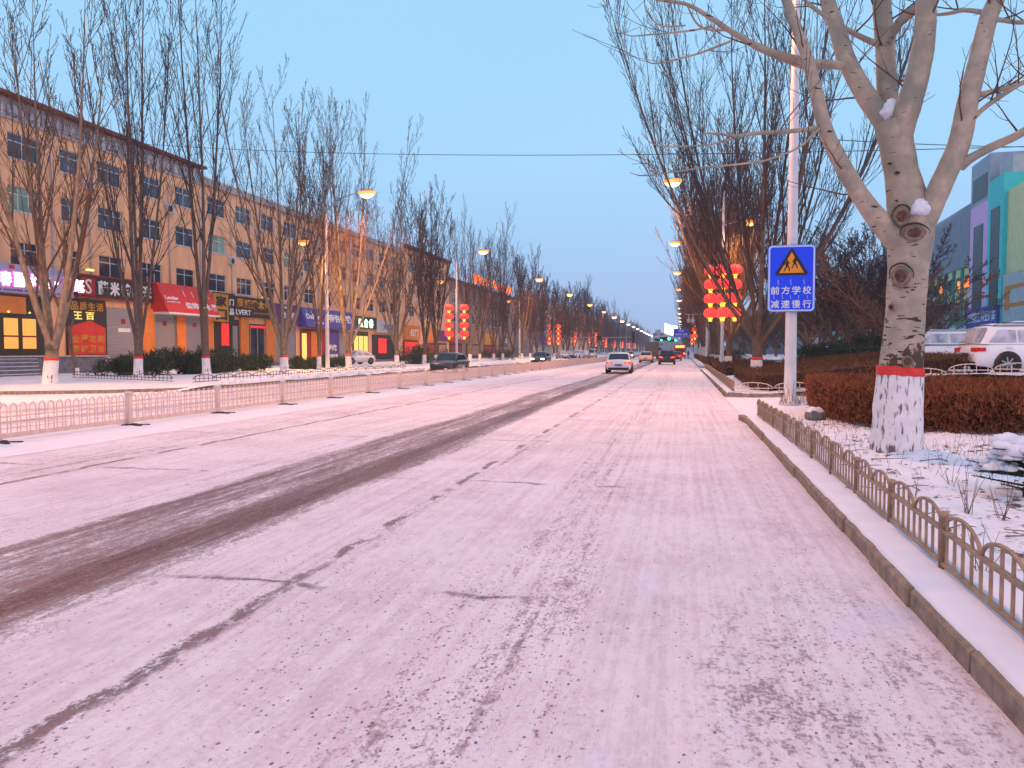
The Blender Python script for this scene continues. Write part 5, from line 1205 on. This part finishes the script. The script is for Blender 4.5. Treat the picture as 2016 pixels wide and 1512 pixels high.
def rsign(label, x0, x1, z0, z1, m, txt, tm, y=.9, sz=.6):
    t = thing('shop_sign', label, 'shop sign', (0,0,0)); g = MB(); g.box((x0,y,z0), (x1,y+.25,z1), 0, RM); g.build('panel', M[m], t)
    ex = (RM @ Vector((0,0,0)) - RM @ Vector((1,0,0))).normalized()     # reads left to right seen from the road
    h = (z1-z0)*sz; p = RM @ Vector((x1-(x1-x0)*.06, y+.26, z0+(z1-z0-h)/2)); lettering(txt, M[tm], p, ex, (0,0,1), (x1-x0)*.88, h, t, .03)
rsign('violet blue shop sign with white characters under the pink and teal wings', 9.7, 24.3, 5.2, 8.0, 'blue', '玻璃橱卫 兴业灯饰', 'whitetxt')
rsign('green shop sign with pale characters left of the violet one', 25, 36, 4.0, 6.4, 'green', '金源土产日杂', 'whitetxt', .5)
rsign('small white notice panel with red characters', 36.2, 41, 3.2, 8.0, 'wall_w', '招租', 'redd', .5, .4)
rsign('far green shop sign with pale characters', 41.3, 51, 3.4, 6.2, 'green', '卫浴洁具', 'whitetxt', .5)
rsign('pink shop sign with dark red characters', 51.3, 62, 3.2, 6.2, 'pinkw', '家电维修', 'redd', .5)
rsign('orange shop sign at the left end of the row', 62.3, 74, 2.8, 6.2, 'orange', '五金', 'redd', .5)
rsign('white shop panel with an orange square at the right edge', -4, 9.3, 5.5, 12.0, 'wall_w', '口', 'orange', .4, .5)
g = MB(); g.box((-30,.3,.6),(80,1.6,4.2),0,RM); tag(g.build('shop_row', M['teal']), 'low teal shop front band beneath the painted building signs', 'shop front')
# low shops behind the park trees
def low(label, u0, u1, v0, Yc, m, depth=8, vb=705):
    a = at(u0, v0, Yc); b = at(u1, v0, Yc); t = thing('low_shop', label, 'building', (0,0,0)); g = MB(); g.box((a.x,Yc,.5), (b.x,Yc+depth,a.z)); g.build('wall', M[m], t)
    g = MB(); g.box((a.x-.2,Yc-.3,a.z), (b.x+.2,Yc+depth+.2,a.z+.3)); g.build('roof_snow', M['snow_lump'], t)
    q = MB(); w_ = b.x-a.x; q.box((a.x+w_*.12,Yc-.05,1.0),(a.x+w_*.42,Yc-.01,a.z-1.0)); q.box((a.x+w_*.55,Yc-.05,1.0),(a.x+w_*.9,Yc-.01,a.z-1.0)); q.build('window', M['glass'], t)
low('pale low shop seen between the park trees', 1608, 1638, 668, 120, 'wall_w'); low('teal low shop seen between the park trees', 1642, 1675, 655, 116, 'teal'); low('white low shop left of the big pale trunk', 1684, 1712, 652, 112, 'wall_w')
def neonbox():
    t = thing('lit_sign', 'orange glowing window sign seen through the park trees', 'sign', (0,0,0))
    for i, (u0, v0, u1, v1) in enumerate(((1688,628,1692,642),(1694,628,1698,642),(1700,630,1703,643),(1690,608,1694,614),(1696,604,1702,612))):
        a = at(u0, v1, 114.5); b = at(u1, v0, 114.5); g = MB(); g.box((a.x,114.5,a.z),(b.x,114.7,b.z)); g.build('tube', M['e_neon'], t)
neonbox()
def dark_block():
    a = at(1560, 520, 170); b = at(1800, 470, 170); t = thing('building', 'big dark block behind the park trees on the right', 'building', (0,0,0)); g = MB()
    a2 = at(1700, 560, 170)
    g.prism([(at(1575,700,170).x,170,.4),(b.x,170,.4),(b.x,170,b.z),(at(1735,700,170).x,170,b.z-6),(a2.x,170,a2.z-1),(at(1575,700,170).x,170,a2.z-6)], (0,40,0)); g.build('wall', M['stucco3'], t)
dark_block()
for (u0, u1, v0, Yc, m, lab) in ((1448,1512,612,210,'stucco2','brown block seen between the right roadside trunks'),(1512,1585,640,190,'stucco3','low grey block left of the dark block behind the park')):
    a = at(u0, v0, Yc); b = at(u1, v0, Yc); t = thing('building', lab, 'building', (0,0,0)); g = MB(); g.box((a.x,Yc,.3), (b.x,Yc+20,a.z)); g.build('wall', M[m], t)
    g = MB(); g.box((a.x-.3,Yc-.3,a.z), (b.x+.3,Yc+20.3,a.z+.35)); g.build('roof_snow', M['snow_lump'], t)
    for i in range(max(2,int((b.x-a.x)/4))):
        for j in range(max(1,int(a.z/4))): g = MB(); g.box((a.x+1+4*i,Yc-.06,2.2+3.6*j), (a.x+2.8+4*i,Yc-.01,3.8+3.6*j)); g.build('window', M['glassd'], t)
# far end of the street
def far_blocks():
    for (u0, u1, v0, Yc, m, lab) in ((1285,1318,655,620,'stucco3','pale distant block straight down the street'),(1230,1290,672,560,'stucco3','low distant block left of the street axis'),(1318,1400,668,640,'stucco3','low distant block right of the street axis'),(1010,1072,582,330,'stucco3','grey slab block above the left row of trees'),(1385,1420,672,420,'stucco2','distant block behind the right row of trees')):
        a = at(u0, v0, Yc); b = at(u1, v0, Yc); t = thing('building', lab, 'building', (0,0,0)); g = MB(); g.box((a.x,Yc,-.05),(b.x,Yc+30,a.z)); g.box((a.x+2,Yc+5,a.z),(a.x+6,Yc+12,a.z+2.5)); g.build('wall', M[m], t)
        q = MB()
        for i in range(max(2,int((b.x-a.x)/5))):
            for j in range(max(1,int(a.z/4))): q.box((a.x+1+5*i,Yc-.06,2+4*j),(a.x+3.2+5*i,Yc-.01,3.8+4*j))
        q.build('window', M['glass'], t)
far_blocks()
# white pier of a gateway/fence beyond the right kerb
t = thing('railed_wall', 'low white wall with slim posts beside the far right kerb', 'wall', (0,0,0)); g = MB(); g.box((2.9,100,.1),(3.2,150,.95)); g.build('base', M['wall_w'], t); g = MB(); [g.box((2.93,100+3.2*k,.95),(3.15,100.25+3.2*k,2.2)) for k in range(16)]; g.build('post', M['wall_w'], t)

# overhead sign, signals, screen
def gantry():
    Yc = 175; t = thing('direction_sign', 'blue overhead direction sign with white lettering near the green signals', 'road sign', (0,Yc,0)); p = at(1352, 664, Yc); a = at(1326, 647, Yc); b = at(1356, 663, Yc)
    g = MB(); g.box((a.x,-.1,b.z),(b.x,0,a.z)); g.build('panel', M['sign_blue'], t)
    lettering('北环路 机场', M['sign_white'], (a.x+.4,-.11,b.z+.25), (1,0,0), (0,0,1), (b.x-a.x)*.8, .55, t, .02, 'lettering', .02); lettering('出口', M['sign_white'], (a.x+1.2,-.11,b.z+1.1), (1,0,0), (0,0,1), 1.0, .5, t, .02, 'lettering', .02)
    g = MB(); g.tube([(3.6,.1,0),(3.6,.1,b.z+.3)], [.2,.15], 8); g.tube([(3.6,.1,b.z+.2),(a.x-2,.1,b.z+.3)], .1, 8); g.build('mast', M['pole'], t)
gantry()
def signal(label, u, v, Yc, mt, horiz=True, s=1.0):
    p = at(u, v, Yc); t = thing('traffic_signal', label, 'traffic light', (p.x,Yc,0), 0, 'green traffic signals over the junction'); g = MB(); g.box((-.75*s,0,p.z-.25*s),(.75*s,.25,p.z+.25*s)); g.build('housing', M['black'], t)
    for i, x_ in enumerate((-.5,0,.5)):
        q = MB(); q.lathe([(.001,.06),(.16*s,.04),(.2*s,0)], 10, 0, Matrix.Translation((x_*s,-.01,p.z)) @ Matrix.Rotation(pi/2,4,'X')); q.build('lamp', M[mt] if i == 2 or mt == 'off' and False else M['black'], t)
    return p
s1 = signal('left of the bright green traffic signals over the junction', 1297, 669, 200, 'e_green', s=1.3); s2 = signal('middle green traffic signal over the junction', 1310, 667, 200, 'e_green', s=1.9); s3 = signal('right green traffic signal below the blue sign', 1325, 670, 200, 'e_green', s=1.4)
t = thing('signal_mast', 'long horizontal mast carrying the green traffic signals', 'mast', (0,0,0)); g = MB(); g.tube([(3.4,200.3,0),(3.4,200.3,s2.z+.5)], [.2,.16], 8); g.tube([(3.4,200.3,s2.z+.45),(s1.x-1,200.3,s2.z+.55)], .1, 8); g.build('arm', M['pole'], t)
def mast2():
    Yc = 150; p = at(1247, 664, Yc); q = at(1180, 665, Yc); t = thing('signal_mast', 'dark signal mast reaching over the left carriageway', 'mast', (0,Yc,0)); g = MB(); x0_ = -21.5
    g.tube([(x0_,0,0),(x0_,0,p.z+.1)], [.16,.12], 8); g.tube([(x0_,0,p.z),(p.x,0,p.z)], .07, 8); g.build('arm', M['steel'], t)
    for (r, hz) in ((p,0),(q,1)): g = MB(); g.box((r.x-(.5 if hz else .3),-.3,r.z-(.5 if hz else 1.1)),(r.x+(.5 if hz else .3),-.1,r.z+(.4 if hz else 1.1))); g.build('signal_back', M['black'], t)
mast2()
def screen():
    Yc = 330; a = at(1309, 636, Yc); b = at(1321, 656, Yc); c_ = at(1324, 648, Yc); d = at(1324, 658, Yc); t = thing('led_screen', 'glowing white advertising screen above the far junction', 'screen', (0,Yc,0)); g = MB()
    g.prism([(a.x,0,b.z),(b.x,0,b.z-.8),(b.x+2.6,0,b.z-1.3),(b.x+2.6,0,b.z+3),(b.x,0,a.z-1),(a.x,0,a.z)], (0,.6,0)); g.build('panel', M['e_screen'], t); g = MB(); g.box((a.x-.3,.61,a.z-14),(b.x+3,6,a.z-4)); g.build('support', M['stucco3'], t)
screen()
t = thing('camera_mast', 'thin mast arm with two hanging dome cameras right of the street axis', 'camera mast', (0,95,0)); a = at(1352,632,95); g = MB(); g.tube([(3.1,0,0),(3.1,0,a.z+.9)], [.12,.08], 8); g.tube([(3.1,0,a.z+.8),(a.x-.2,0,a.z+.8)], .04, 6); g.build('arm', M['steel'], t)
for u in (1356, 1364): a = at(u,632,95); g = MB(); g.lathe([(.001,-.25),(.2,-.15),(.24,0),(.2,.2),(.05,.3),(.04,.8)], 10, 0, Matrix.Translation((a.x,0,a.z))); g.build('dome_camera', M['wall_w'], t)
# overhead cables
def cable(label, pts, r): g = MB(); g.tube(pts, r, 4, 0, cap=False); tag(g.build('overhead_cable', M['black']), label, 'cable')
def sagline(a, b, sag, n=24): return [a.lerp(b, i/n)+Vector((0,0,-sag*4*(i/n)*(1-i/n))) for i in range(n+1)]
cable('thin dark cable spanning the whole street at roof height', sagline(at(60,262,52), at(2200,283,26), .9, 60), .014)
cable('second thin cable at the right of the street', sagline(at(1565,270,27), at(2300,285,40), .2), .015)
cable('thin cable running along the facade of the nearest building', sagline(at(0,215,40), at(420,330,60), .4), .015)

# ================================================================ vehicles (front is +Y in car space)
def car_parts(t, kind, body, L=4.6, W_=1.8, H_=1.45, lights='tail', snow=False, tail_on=True, head_on=False, plate=True):
    hw = W_/2; belt = H_*.64; zl = .22
    if kind == 'suv': st = [(-.5,.30,.82,.90),(-.475,.28,1.0,.97),(-.40,.24,1.04,1),(-.15,.22,1.04,1),(.15,.22,1.03,1),(.27,.22,1.0,1),(.42,.24,.92,.98),(.48,.28,.80,.92),(.5,.34,.66,.84)]; cab = (-.475,-.40,.12,.27); belt = 1.02*H_/1.62
    elif kind == 'van': st = [(-.5,.28,1.0,.95),(-.48,.25,1.05,.99),(0,.22,1.05,1),(.38,.22,1.0,1),(.47,.26,.9,.96),(.5,.32,.75,.9)]; cab = (-.495,-.47,.26,.40); belt = 1.05
    else: st = [(-.5,.34,.70,.86),(-.485,.27,.88,.93),(-.42,.24,.95,.98),(-.15,.20,.93,1),(.15,.20,.91,1),(.24,.22,.89,.99),(.40,.22,.80,.96),(.475,.25,.68,.90),(.5,.32,.56,.82)]; cab = (-.41,-.25,.06,.24); belt = .92
    sc = {'suv': 1.0, 'van': 1.0}.get(kind, H_/1.45)
    g = MB(); rings = []
    for (f, z0, z1, wf) in st:
        y = f*L; w_ = hw*wf; z1 *= sc; zm = z0+(z1-z0)*.42
        half = [(0,z0),(w_*.82,z0),(w_*.95,z0+.08),(w_,zm),(w_*.985,z0+(z1-z0)*.72),(w_*.93,z1-.03),(w_*.80,z1+.012),(0,z1+.035)]
        rings.append([(x_, y, z_) for x_, z_ in half] + [(-x_, y, z_) for x_, z_ in reversed(half[1:-1])])
    n = len(rings[0]); vs = [p for r in rings for p in r]
    fs = [(i*n+j, (i+1)*n+j, (i+1)*n+(j+1)%n, i*n+(j+1)%n) for i in range(len(rings)-1) for j in range(n)] + [tuple(range(n)), tuple((len(rings)-1)*n+j for j in reversed(range(n)))]
    g.add(vs, fs, 0, True)
    # cabin
    yb, yr0, yr1, yf = [c*L for c in cab]; zb = belt*sc-.03; wr = hw*.76; wb = hw*.92
    def cabring(y, zt_, wt): return [(-wb,y,zb),(-wt-.02,y,zb+(zt_-zb)*.86),(-wt*.86,y,zt_),(0,y,zt_+.025),(wt*.86,y,zt_),(wt+.02,y,zb+(zt_-zb)*.86),(wb,y,zb)]
    crs = [cabring(yb, zb+.02, wb*.97), cabring(yb+(yr0-yb)*.85, H_-.05, wr*.98), cabring(yr0+.08, H_-.012, wr), cabring((yr0+yr1)/2, H_, wr), cabring(yr1-.08, H_-.02, wr), cabring(yr1+(yf-yr1)*.12, H_-.06, wr*.98), cabring(yf, zb+.02, wb*.95)]
    vs = [p for r in crs for p in r]; fs = [(i*7+j, i*7+j+1, (i+1)*7+j+1, (i+1)*7+j) for i in range(6) for j in range(6)]
    g.add(vs, fs, 0, True); g.build('body', body, t)
    def lerp3(a, b, f): return tuple(a[i]+(b[i]-a[i])*f for i in range(3))
    def push(q, d): return tuple(q[i]+d[i] for i in range(3))
    # glass
    gl = 'snowglass' if snow else 'carglass'
    def glass(name, pts, d): m_ = MB(); m_.add([push(p, d) for p in pts], [(0,1,2,3)]); m_.build(name, M[gl], t)
    a = crs[0]; b = crs[1]; f0, f1 = .10, .92
    glass('rear_window', [lerp3((-wb*.9,yb,zb),(-wr*.9,crs[1][0][1],H_-.06),f0), lerp3((wb*.9,yb,zb),(wr*.9,crs[1][0][1],H_-.06),f0), lerp3((wb*.9,yb,zb),(wr*.9,crs[1][0][1],H_-.06),f1), lerp3((-wb*.9,yb,zb),(-wr*.9,crs[1][0][1],H_-.06),f1)], (0,-.035,.03))
    glass('windscreen', [lerp3((wb*.88,yf,zb),(wr*.88,crs[5][0][1],H_-.06),f0), lerp3((-wb*.88,yf,zb),(-wr*.88,crs[5][0][1],H_-.06),f0), lerp3((-wb*.88,yf,zb),(-wr*.88,crs[5][0][1],H_-.06),f1), lerp3((wb*.88,yf,zb),(wr*.88,crs[5][0][1],H_-.06),f1)], (0,.035,.03))
    zt_ = H_-.16; 
    for sx in (-1, 1):
        def sp(y, z): f = (z-zb)/(H_*.99-zb); return (sx*(wb+(wr+.02-wb)*f+.012), y, z)
        ym = (yr0+yr1)/2+.05*L*.2; z_lo = zb+.07
        tb = yb+(yr0-yb)*(.25 if kind != 'sedan' else .30); tf = yf-(yf-yr1)*.30
        segs = [(tb+.05, yr0+.05, yr0+.55*(ym-yr0)*.0+yr0*0+((yr0+.05)), None)]
        def sw(y0, y1, y2, y3): q = MB(); q.add([sp(y0,z_lo), sp(y1,z_lo), sp(y2,zt_), sp(y3,zt_)], [(0,1,2,3) if sx > 0 else (3,2,1,0)]); q.build('side_window', M[gl], t)
        if kind == 'suv' or kind == 'van':
            y4 = yr0+.2; y5 = yr0+(yr1-yr0)*.30; y6 = yr0+(yr1-yr0)*.66
            sw(tb+.15, y5-.05, y5-.05, y4); sw(y5+.03, y6-.04, y6-.04, y5+.03); sw(y6+.04, yf-.16, yr1+.02, y6+.04)
        else:
            y6 = (yr0+yr1)/2+.08; sw(tb+.1, y6-.04, y6-.04, yr0+.10); sw(y6+.04, yf-.14, yr1+.0, y6+.04)
        m_ = MB(); m_.box((sx*(hw*.95),yf-.36,zb+.02),(sx*(hw*1.09),yf-.20,zb+.15)); m_.build('mirror', M['black'] if body is not P_white else body, t)
        for z_h, yh in ((zb-.12, yr0+.15*(yr1-yr0)),(zb-.12, yr0+.62*(yr1-yr0))): m_ = MB(); m_.box((sx*hw*.985,yh,z_h),(sx*(hw*1.012),yh+.2,z_h+.035)); m_.build('door_handle', body, t)
        # wheels
        for yw in (-.31*L, .31*L):
            R_ = .34 if kind == 'sedan' else .37; T = Matrix.Translation((sx*(hw-.10),yw,R_)) @ Matrix.Rotation(pi/2,4,'Y')
            aw_ = MB(); aw_.lathe([(R_*1.16,-.085),(R_*1.16,.112 if sx > 0 else -.112),(.001,.111*sx)], 20, 0, T); aw_.build('wheel_arch', M['black'], t)
            q = MB(); q.lathe([(R_*.62,-.10),(R_*.95,-.11),(R_,-.07),(R_,.07),(R_*.95,.125),(R_*.62,.12)] if sx > 0 else [(R_*.62,-.12),(R_*.95,-.125),(R_,-.07),(R_,.07),(R_*.95,.11),(R_*.62,.10)], 20, 0, T); o = q.build('wheel', M['tyre'], t)
            q = MB(); q.lathe([(.001,.118*sx),(R_*.6,.116*sx),(R_*.66,.13*sx)], 20, 1, T)
            for k in range(7): 
                q.box((-.025,.04,.118*sx-.012),(.025,R_*.62,.118*sx+.014),0, T @ Matrix.Rotation(2*pi*k/7,4,'Z'))
            q.lathe([(.001,.15*sx),(.06,.14*sx),(.07,.12*sx)], 10, 0, T); q.build('rim', [M['rim'], M['black']], o)
    # rear
    yr = -.5*L; zt2 = (.70 if kind == 'sedan' else .80)*sc
    for sx in (-1, 1):
        q = MB(); x0_, x1_2 = sorted((sx*hw*.46, sx*hw*.90)); q.box((x0_,yr-.02,zt2-.12+.10),(x1_2,yr+.07,zt2+.02+.10)); o = q.build('tail_light', M['e_tail'] if tail_on else M['tail_off'], t)
        q = MB(); x2, x3 = sorted((sx*hw*.98, sx*hw*.86)); q.box((x2,yr+.06,zt2-.01),(x3+0,yr+.26,zt2+.12)); q.build('tail_corner', M['e_tail'] if tail_on else M['tail_off'], o)
        if tail_on: q = MB(); c0 = sx*hw*.68; q.box((c0-.07,yr-.03,zt2+.03),(c0+.07,yr-.021,zt2+.06)); q.build('brake_core', M['e_tailc'], o)
        q = MB(); x0_, x1_2 = sorted((sx*hw*.48, sx*hw*.84)); q.box((x0_,.5*L-.10,(.56 if kind == 'sedan' else .66)*sc),(x1_2,.5*L+.02,(.68 if kind == 'sedan' else .80)*sc)); q.build('head_light', M['e_head'] if head_on else M['glass'], t)
    q = MB(); q.box((-hw*.80,yr-.03,.27),(hw*.80,yr+.06,.42)); q.build('bumper_insert', M['black'], t); q = MB(); q.box((-hw*.7,.5*L-.06,.25),(hw*.7,.5*L+.025,.50)); q.build('front_grille', M['black'], t)
    q = MB(); q.box((-.23,yr-.035,.55 if kind=='sedan' else .62),(.23,yr-.005,.66 if kind=='sedan' else .73)); q.build('number_plate', M['bluetxt'], t)
    if snow:
        s_ = MB(); nx_, ny_ = 6, 10; vs = []
        for j in range(ny_+1):
            for i in range(nx_+1): 
                u = -1+2*i/nx_; v = j/ny_; vs.append((u*wr*.98, yr0+.05+(yr1-yr0-.1)*v, H_+.03*(1-u*u)+.05*(1-abs(u)**4)*(1 if 0<v<1 else .2)))
        s_.add(vs, [(j*(nx_+1)+i, j*(nx_+1)+i+1, (j+1)*(nx_+1)+i+1, (j+1)*(nx_+1)+i) for j in range(ny_) for i in range(nx_)], 0, True)
        zh = (.89 if kind == 'sedan' else 1.0)*sc
        s_.add([(-hw*.8,yf+.08,zh+.03),(hw*.8,yf+.08,zh+.03),(hw*.75,.44*L,zh-.12),(-hw*.75,.44*L,zh-.12)], [(0,1,2,3)], 0, True)
        s_.build('roof_snow', M['snow_lump'], t)
    if kind == 'suv':
        q = MB(); [q.tube([(sx*wr*.86,yr0+.1,H_-.0),(sx*wr*.86,yr0+.25,H_+.05),(sx*wr*.86,yr1-.2,H_+.05),(sx*wr*.86,yr1-.05,H_-.0)], .018, 5) for sx in (-1,1)]; q.build('roof_rail', M['steel'], t)
def car(label, kind, body, loc, rz=0, name=None, cat='car', **k):
    t = thing(name or {'sedan':'saloon_car','suv':'sport_utility_car','van':'van'}[kind], label, cat, loc, rz); car_parts(t, kind, body, **k); return t
car('white saloon driving away with brake lights lit, nearest car on the road', 'sedan', P_white, (-4.45, 56.2, .01), radians(2), L=4.65, W_=1.82, H_=1.47)
p = gr(1271, 714); car('cream yellow saloon driving away in the left lane ahead of the white one', 'sedan', P_cream, (p.x, p.y+2, .01), 0, L=4.5, W_=1.78, H_=1.5)
car('dark sport utility car driving away with red tail lights', 'suv', P_dark, (-1.75, 93, .01), 0, L=4.7, W_=1.9, H_=1.7)
p = at(1331, 708, 130); car('small red car half hidden beyond the dark sport utility car', 'sedan', P_red, (p.x, 130, .01), 0, L=4.3, W_=1.75, H_=1.5)
car('dark saloon coming towards the viewer behind the white railing', 'sedan', P_dark, (-16.9, 54.5, .02), pi, L=4.8, W_=1.84, H_=1.46, tail_on=False, head_on=False)
p = at(1065, 716, 90); car('oncoming car with both headlights glaring behind the white railing', 'sedan', P_dark, (p.x, 90, .02), pi, L=4.6, W_=1.8, H_=1.5, tail_on=False, head_on=True)
p = at(1240, 702, 170); car('far oncoming car with small glaring headlights', 'sedan', P_silver, (p.x, 170, .02), pi, tail_on=False, head_on=True)
p = at(1222, 702, 190); car('farther oncoming car beyond the white saloon roof', 'sedan', P_silver, (p.x-2, 200, .02), pi, tail_on=False, head_on=True)
car('snow covered white saloon parked before the lit yellow green window', 'sedan', P_white, (-35.2, 78.5, .16), radians(158), L=4.6, W_=1.8, H_=1.45, tail_on=False, snow=True)
for (u, Yc, kd, bd, rz, lab) in ((1108,140,'sedan',P_silver,200,'silver parked car right of the second lantern post'),(1121,146,'sedan',P_dark,190,'dark parked car among the roadside cars on the left'),(1137,150,'suv',P_white,170,'white parked sport utility car in the left roadside row'),(1152,158,'sedan',P_silver,180,'silver parked car behind the white parked one')):
    p = at(u, 705, Yc); car(lab, kd, bd, (max(p.x,-24.5), Yc, .1), radians(rz), tail_on=False, snow=True, H_=1.5 if kd == 'sedan' else 1.65)
p = at(1179, 704, 168); car('pale van parked under the third lantern set', 'van', P_white, (p.x-1.5, 168, .05), pi, L=4.8, W_=1.8, H_=2.0, tail_on=False)
# right hand car park
p = at(1938, 726, 29.0); cw = car('large white sport utility car with snowy windows parked beyond the hedge at the right edge', 'suv', P_white, (p.x+2.15, 29.0+.95, .80), radians(-90+4), L=5.0, W_=1.95, H_=1.68, tail_on=False, snow=True)
car('white estate car parked left behind the large white one', 'suv', P_white, (12.6, 42.5, .84), radians(95), L=4.7, W_=1.85, H_=1.78, tail_on=False, snow=True)
car('snow topped white van behind the large white car at the right edge', 'van', P_white, (15.9, 36.5, .80), radians(-88), L=5.2, W_=1.9, H_=2.0, tail_on=False, snow=True)
# truck and bus
t = thing('box_truck', 'dull olive box truck driving away near the junction', 'truck', (-5.6, 150, 0)); g = MB(); g.box((-1.2,-3.6,.9),(1.2,2.4,3.3)); g.box((-1.24,-3.64,.82),(1.24,-3.5,.95)); g.build('cargo_box', P_olive, t); g = MB(); g.box((-1.1,2.6,.5),(1.1,4.2,2.7)); g.build('cab', P_olive, t)
for sx in (-1,1):
    for yw in (-2.4,3.2): q = MB(); q.lathe([(.001,-.14),(.46,-.14),(.5,-.1),(.5,.1),(.46,.14),(.001,.14)], 14, 0, Matrix.Translation((sx*.95,yw,.5)) @ Matrix.Rotation(pi/2,4,'Y')); q.build('wheel', M['tyre'], t)
    q = MB(); q.box((sx*.8-.12,-3.66,.84),(sx*.8+.12,-3.645,.93)); q.build('tail_light', M['tail_off'], t)
g = MB(); g.box((1.1,2.9,1.7),(1.5,3.0,2.3)); g.build('mirror', M['black'], t); g = MB(); g.box((-.9,-3.66,1.1),(-.02,-3.645,3.1)); g.build('rear_door', P_olive, t); g = MB(); g.box((.02,-3.66,1.1),(.9,-3.645,3.1)); g.build('rear_door', P_olive, t)
t = thing('bus', 'orange red lit bus seen from behind with glowing route display', 'bus', (-.45, 166, 0)); g = MB(); 
g.prism([(-1.2,0,.35),(1.2,0,.35),(1.25,0,1.2),(1.2,0,2.75),(1.0,0,3.0),(-1.0,0,3.0),(-1.2,0,2.75),(-1.25,0,1.2)], (0,9,0)); g.build('body', P_red, t)
g = MB(); g.box((-1.0,-.03,2.25),(1.0,-.005,2.8)); g.build('route_display', M['e_neon'], t); lettering('5路 环城', M['e_lampy'], (-.8,-.04,2.33), (1,0,0), (0,0,1), 1.6, .4, t, .04, 'lettering', .01)
g = MB(); g.box((-.95,-.02,1.4),(.95,-.006,2.15)); g.build('rear_window', M['carglass'], t)
for sx in (-1,1): 
    g = MB(); g.box((sx*.95-.2,-.04,.8),(sx*.95+.2,-.01,1.3)); g.build('tail_light', M['e_tail'], t)
    g = MB(); g.box((sx*.9-.12,-.055,.95),(sx*.9+.12,-.041,1.15)); g.build('brake_core', M['e_tailc'], t)
    for yw in (1.8,6.8): q = MB(); q.lathe([(.001,-.14),(.46,-.14),(.5,-.1),(.5,.1),(.46,.14),(.001,.14)], 14, 0, Matrix.Translation((sx*1.06,yw,.5)) @ Matrix.Rotation(pi/2,4,'Y')); q.build('wheel', M['tyre'], t)

# ---------------------------------------------------------------- pedestrian
def person():
    p = gr(1355, 704); Yc = 150; x_ = at(1355,700,Yc).x
    J = [(0,0,.92),(0,0,1.2),(0,.0,1.42),(0,0,1.53),(0,.01,1.66),(.09,0,.90),(.10,.10,.50),(.10,.02,.08),(.10,.16,.04),(-.09,0,.90),(-.10,-.06,.50),(-.10,-.22,.10),(-.10,-.08,.05),(.19,0,1.40),(.24,-.05,1.12),(.23,.06,.88),(.23,.09,.79),(-.19,0,1.40),(-.24,.05,1.12),(-.23,.14,.9),(-.23,.17,.81)]
    Ed = [(0,1),(1,2),(2,3),(3,4),(0,5),(5,6),(6,7),(7,8),(0,9),(9,10),(10,11),(11,12),(2,13),(13,14),(14,15),(15,16),(2,17),(17,18),(18,19),(19,20)]
    R_ = [.15,.15,.14,.055,.10,.10,.065,.045,.04,.10,.065,.045,.04,.07,.05,.04,.025,.07,.05,.04,.025]
    me = bpy.data.meshes.new('body'); me.from_pydata(J, Ed, []); o = bpy.data.objects.new('person_source', me); COL.objects.link(o)
    md = o.modifiers.new('s','SKIN'); sv = me.skin_vertices[0].data
    for i, r in enumerate(R_): sv[i].radius = (r, r*.85); 
    sv[0].use_root = True
    sb = o.modifiers.new('b','SUBSURF'); sb.levels = 1; sb.render_levels = 1
    dg = bpy.context.evaluated_depsgraph_get(); m2 = bpy.data.meshes.new_from_object(o.evaluated_get(dg)); bpy.data.objects.remove(o)
    m2.materials.clear(); m2.materials.append(M['dark']); m2.materials.append(M['skin'])
    for f in m2.polygons: f.material_index = 1 if (f.center.z > 1.5 or (f.center.z < .84 and abs(f.center.x) > .19)) else 0; f.use_smooth = True
    t = thing('person', 'person in dark winter clothes walking along the right kerb far ahead', 'person', (x_, Yc, .0)); b = bpy.data.objects.new('body', m2); COL.objects.link(b); b.parent = t
    h = MB(); h.lathe([(.11,1.62),(.115,1.70),(.09,1.77),(.001,1.79)], 12, 0, Matrix.Translation((0,-.01,0))); h.build('hair', M['black'], t)
person()

# ================================================================ haze: the cold evening air
hz = MB(); hz.box((-905,-95,-1.1), (905,1905,46))
hm = bpy.data.materials.new('evening_air'); hm.use_nodes = True; ht_ = hm.node_tree; ht_.nodes.clear()
pv = N(ht_, 'ShaderNodeVolumePrincipled'); pv.inputs['Color'].default_value = (.97,.93,.99,1); pv.inputs['Density'].default_value = .00035; pv.inputs['Anisotropy'].default_value = .2
ho = N(ht_, 'ShaderNodeOutputMaterial'); ht_.links.new(pv.outputs[0], ho.inputs['Volume'])
tag(hz.build('haze', hm), 'thin bluish evening air along the street', 'haze', None, 'stuff')
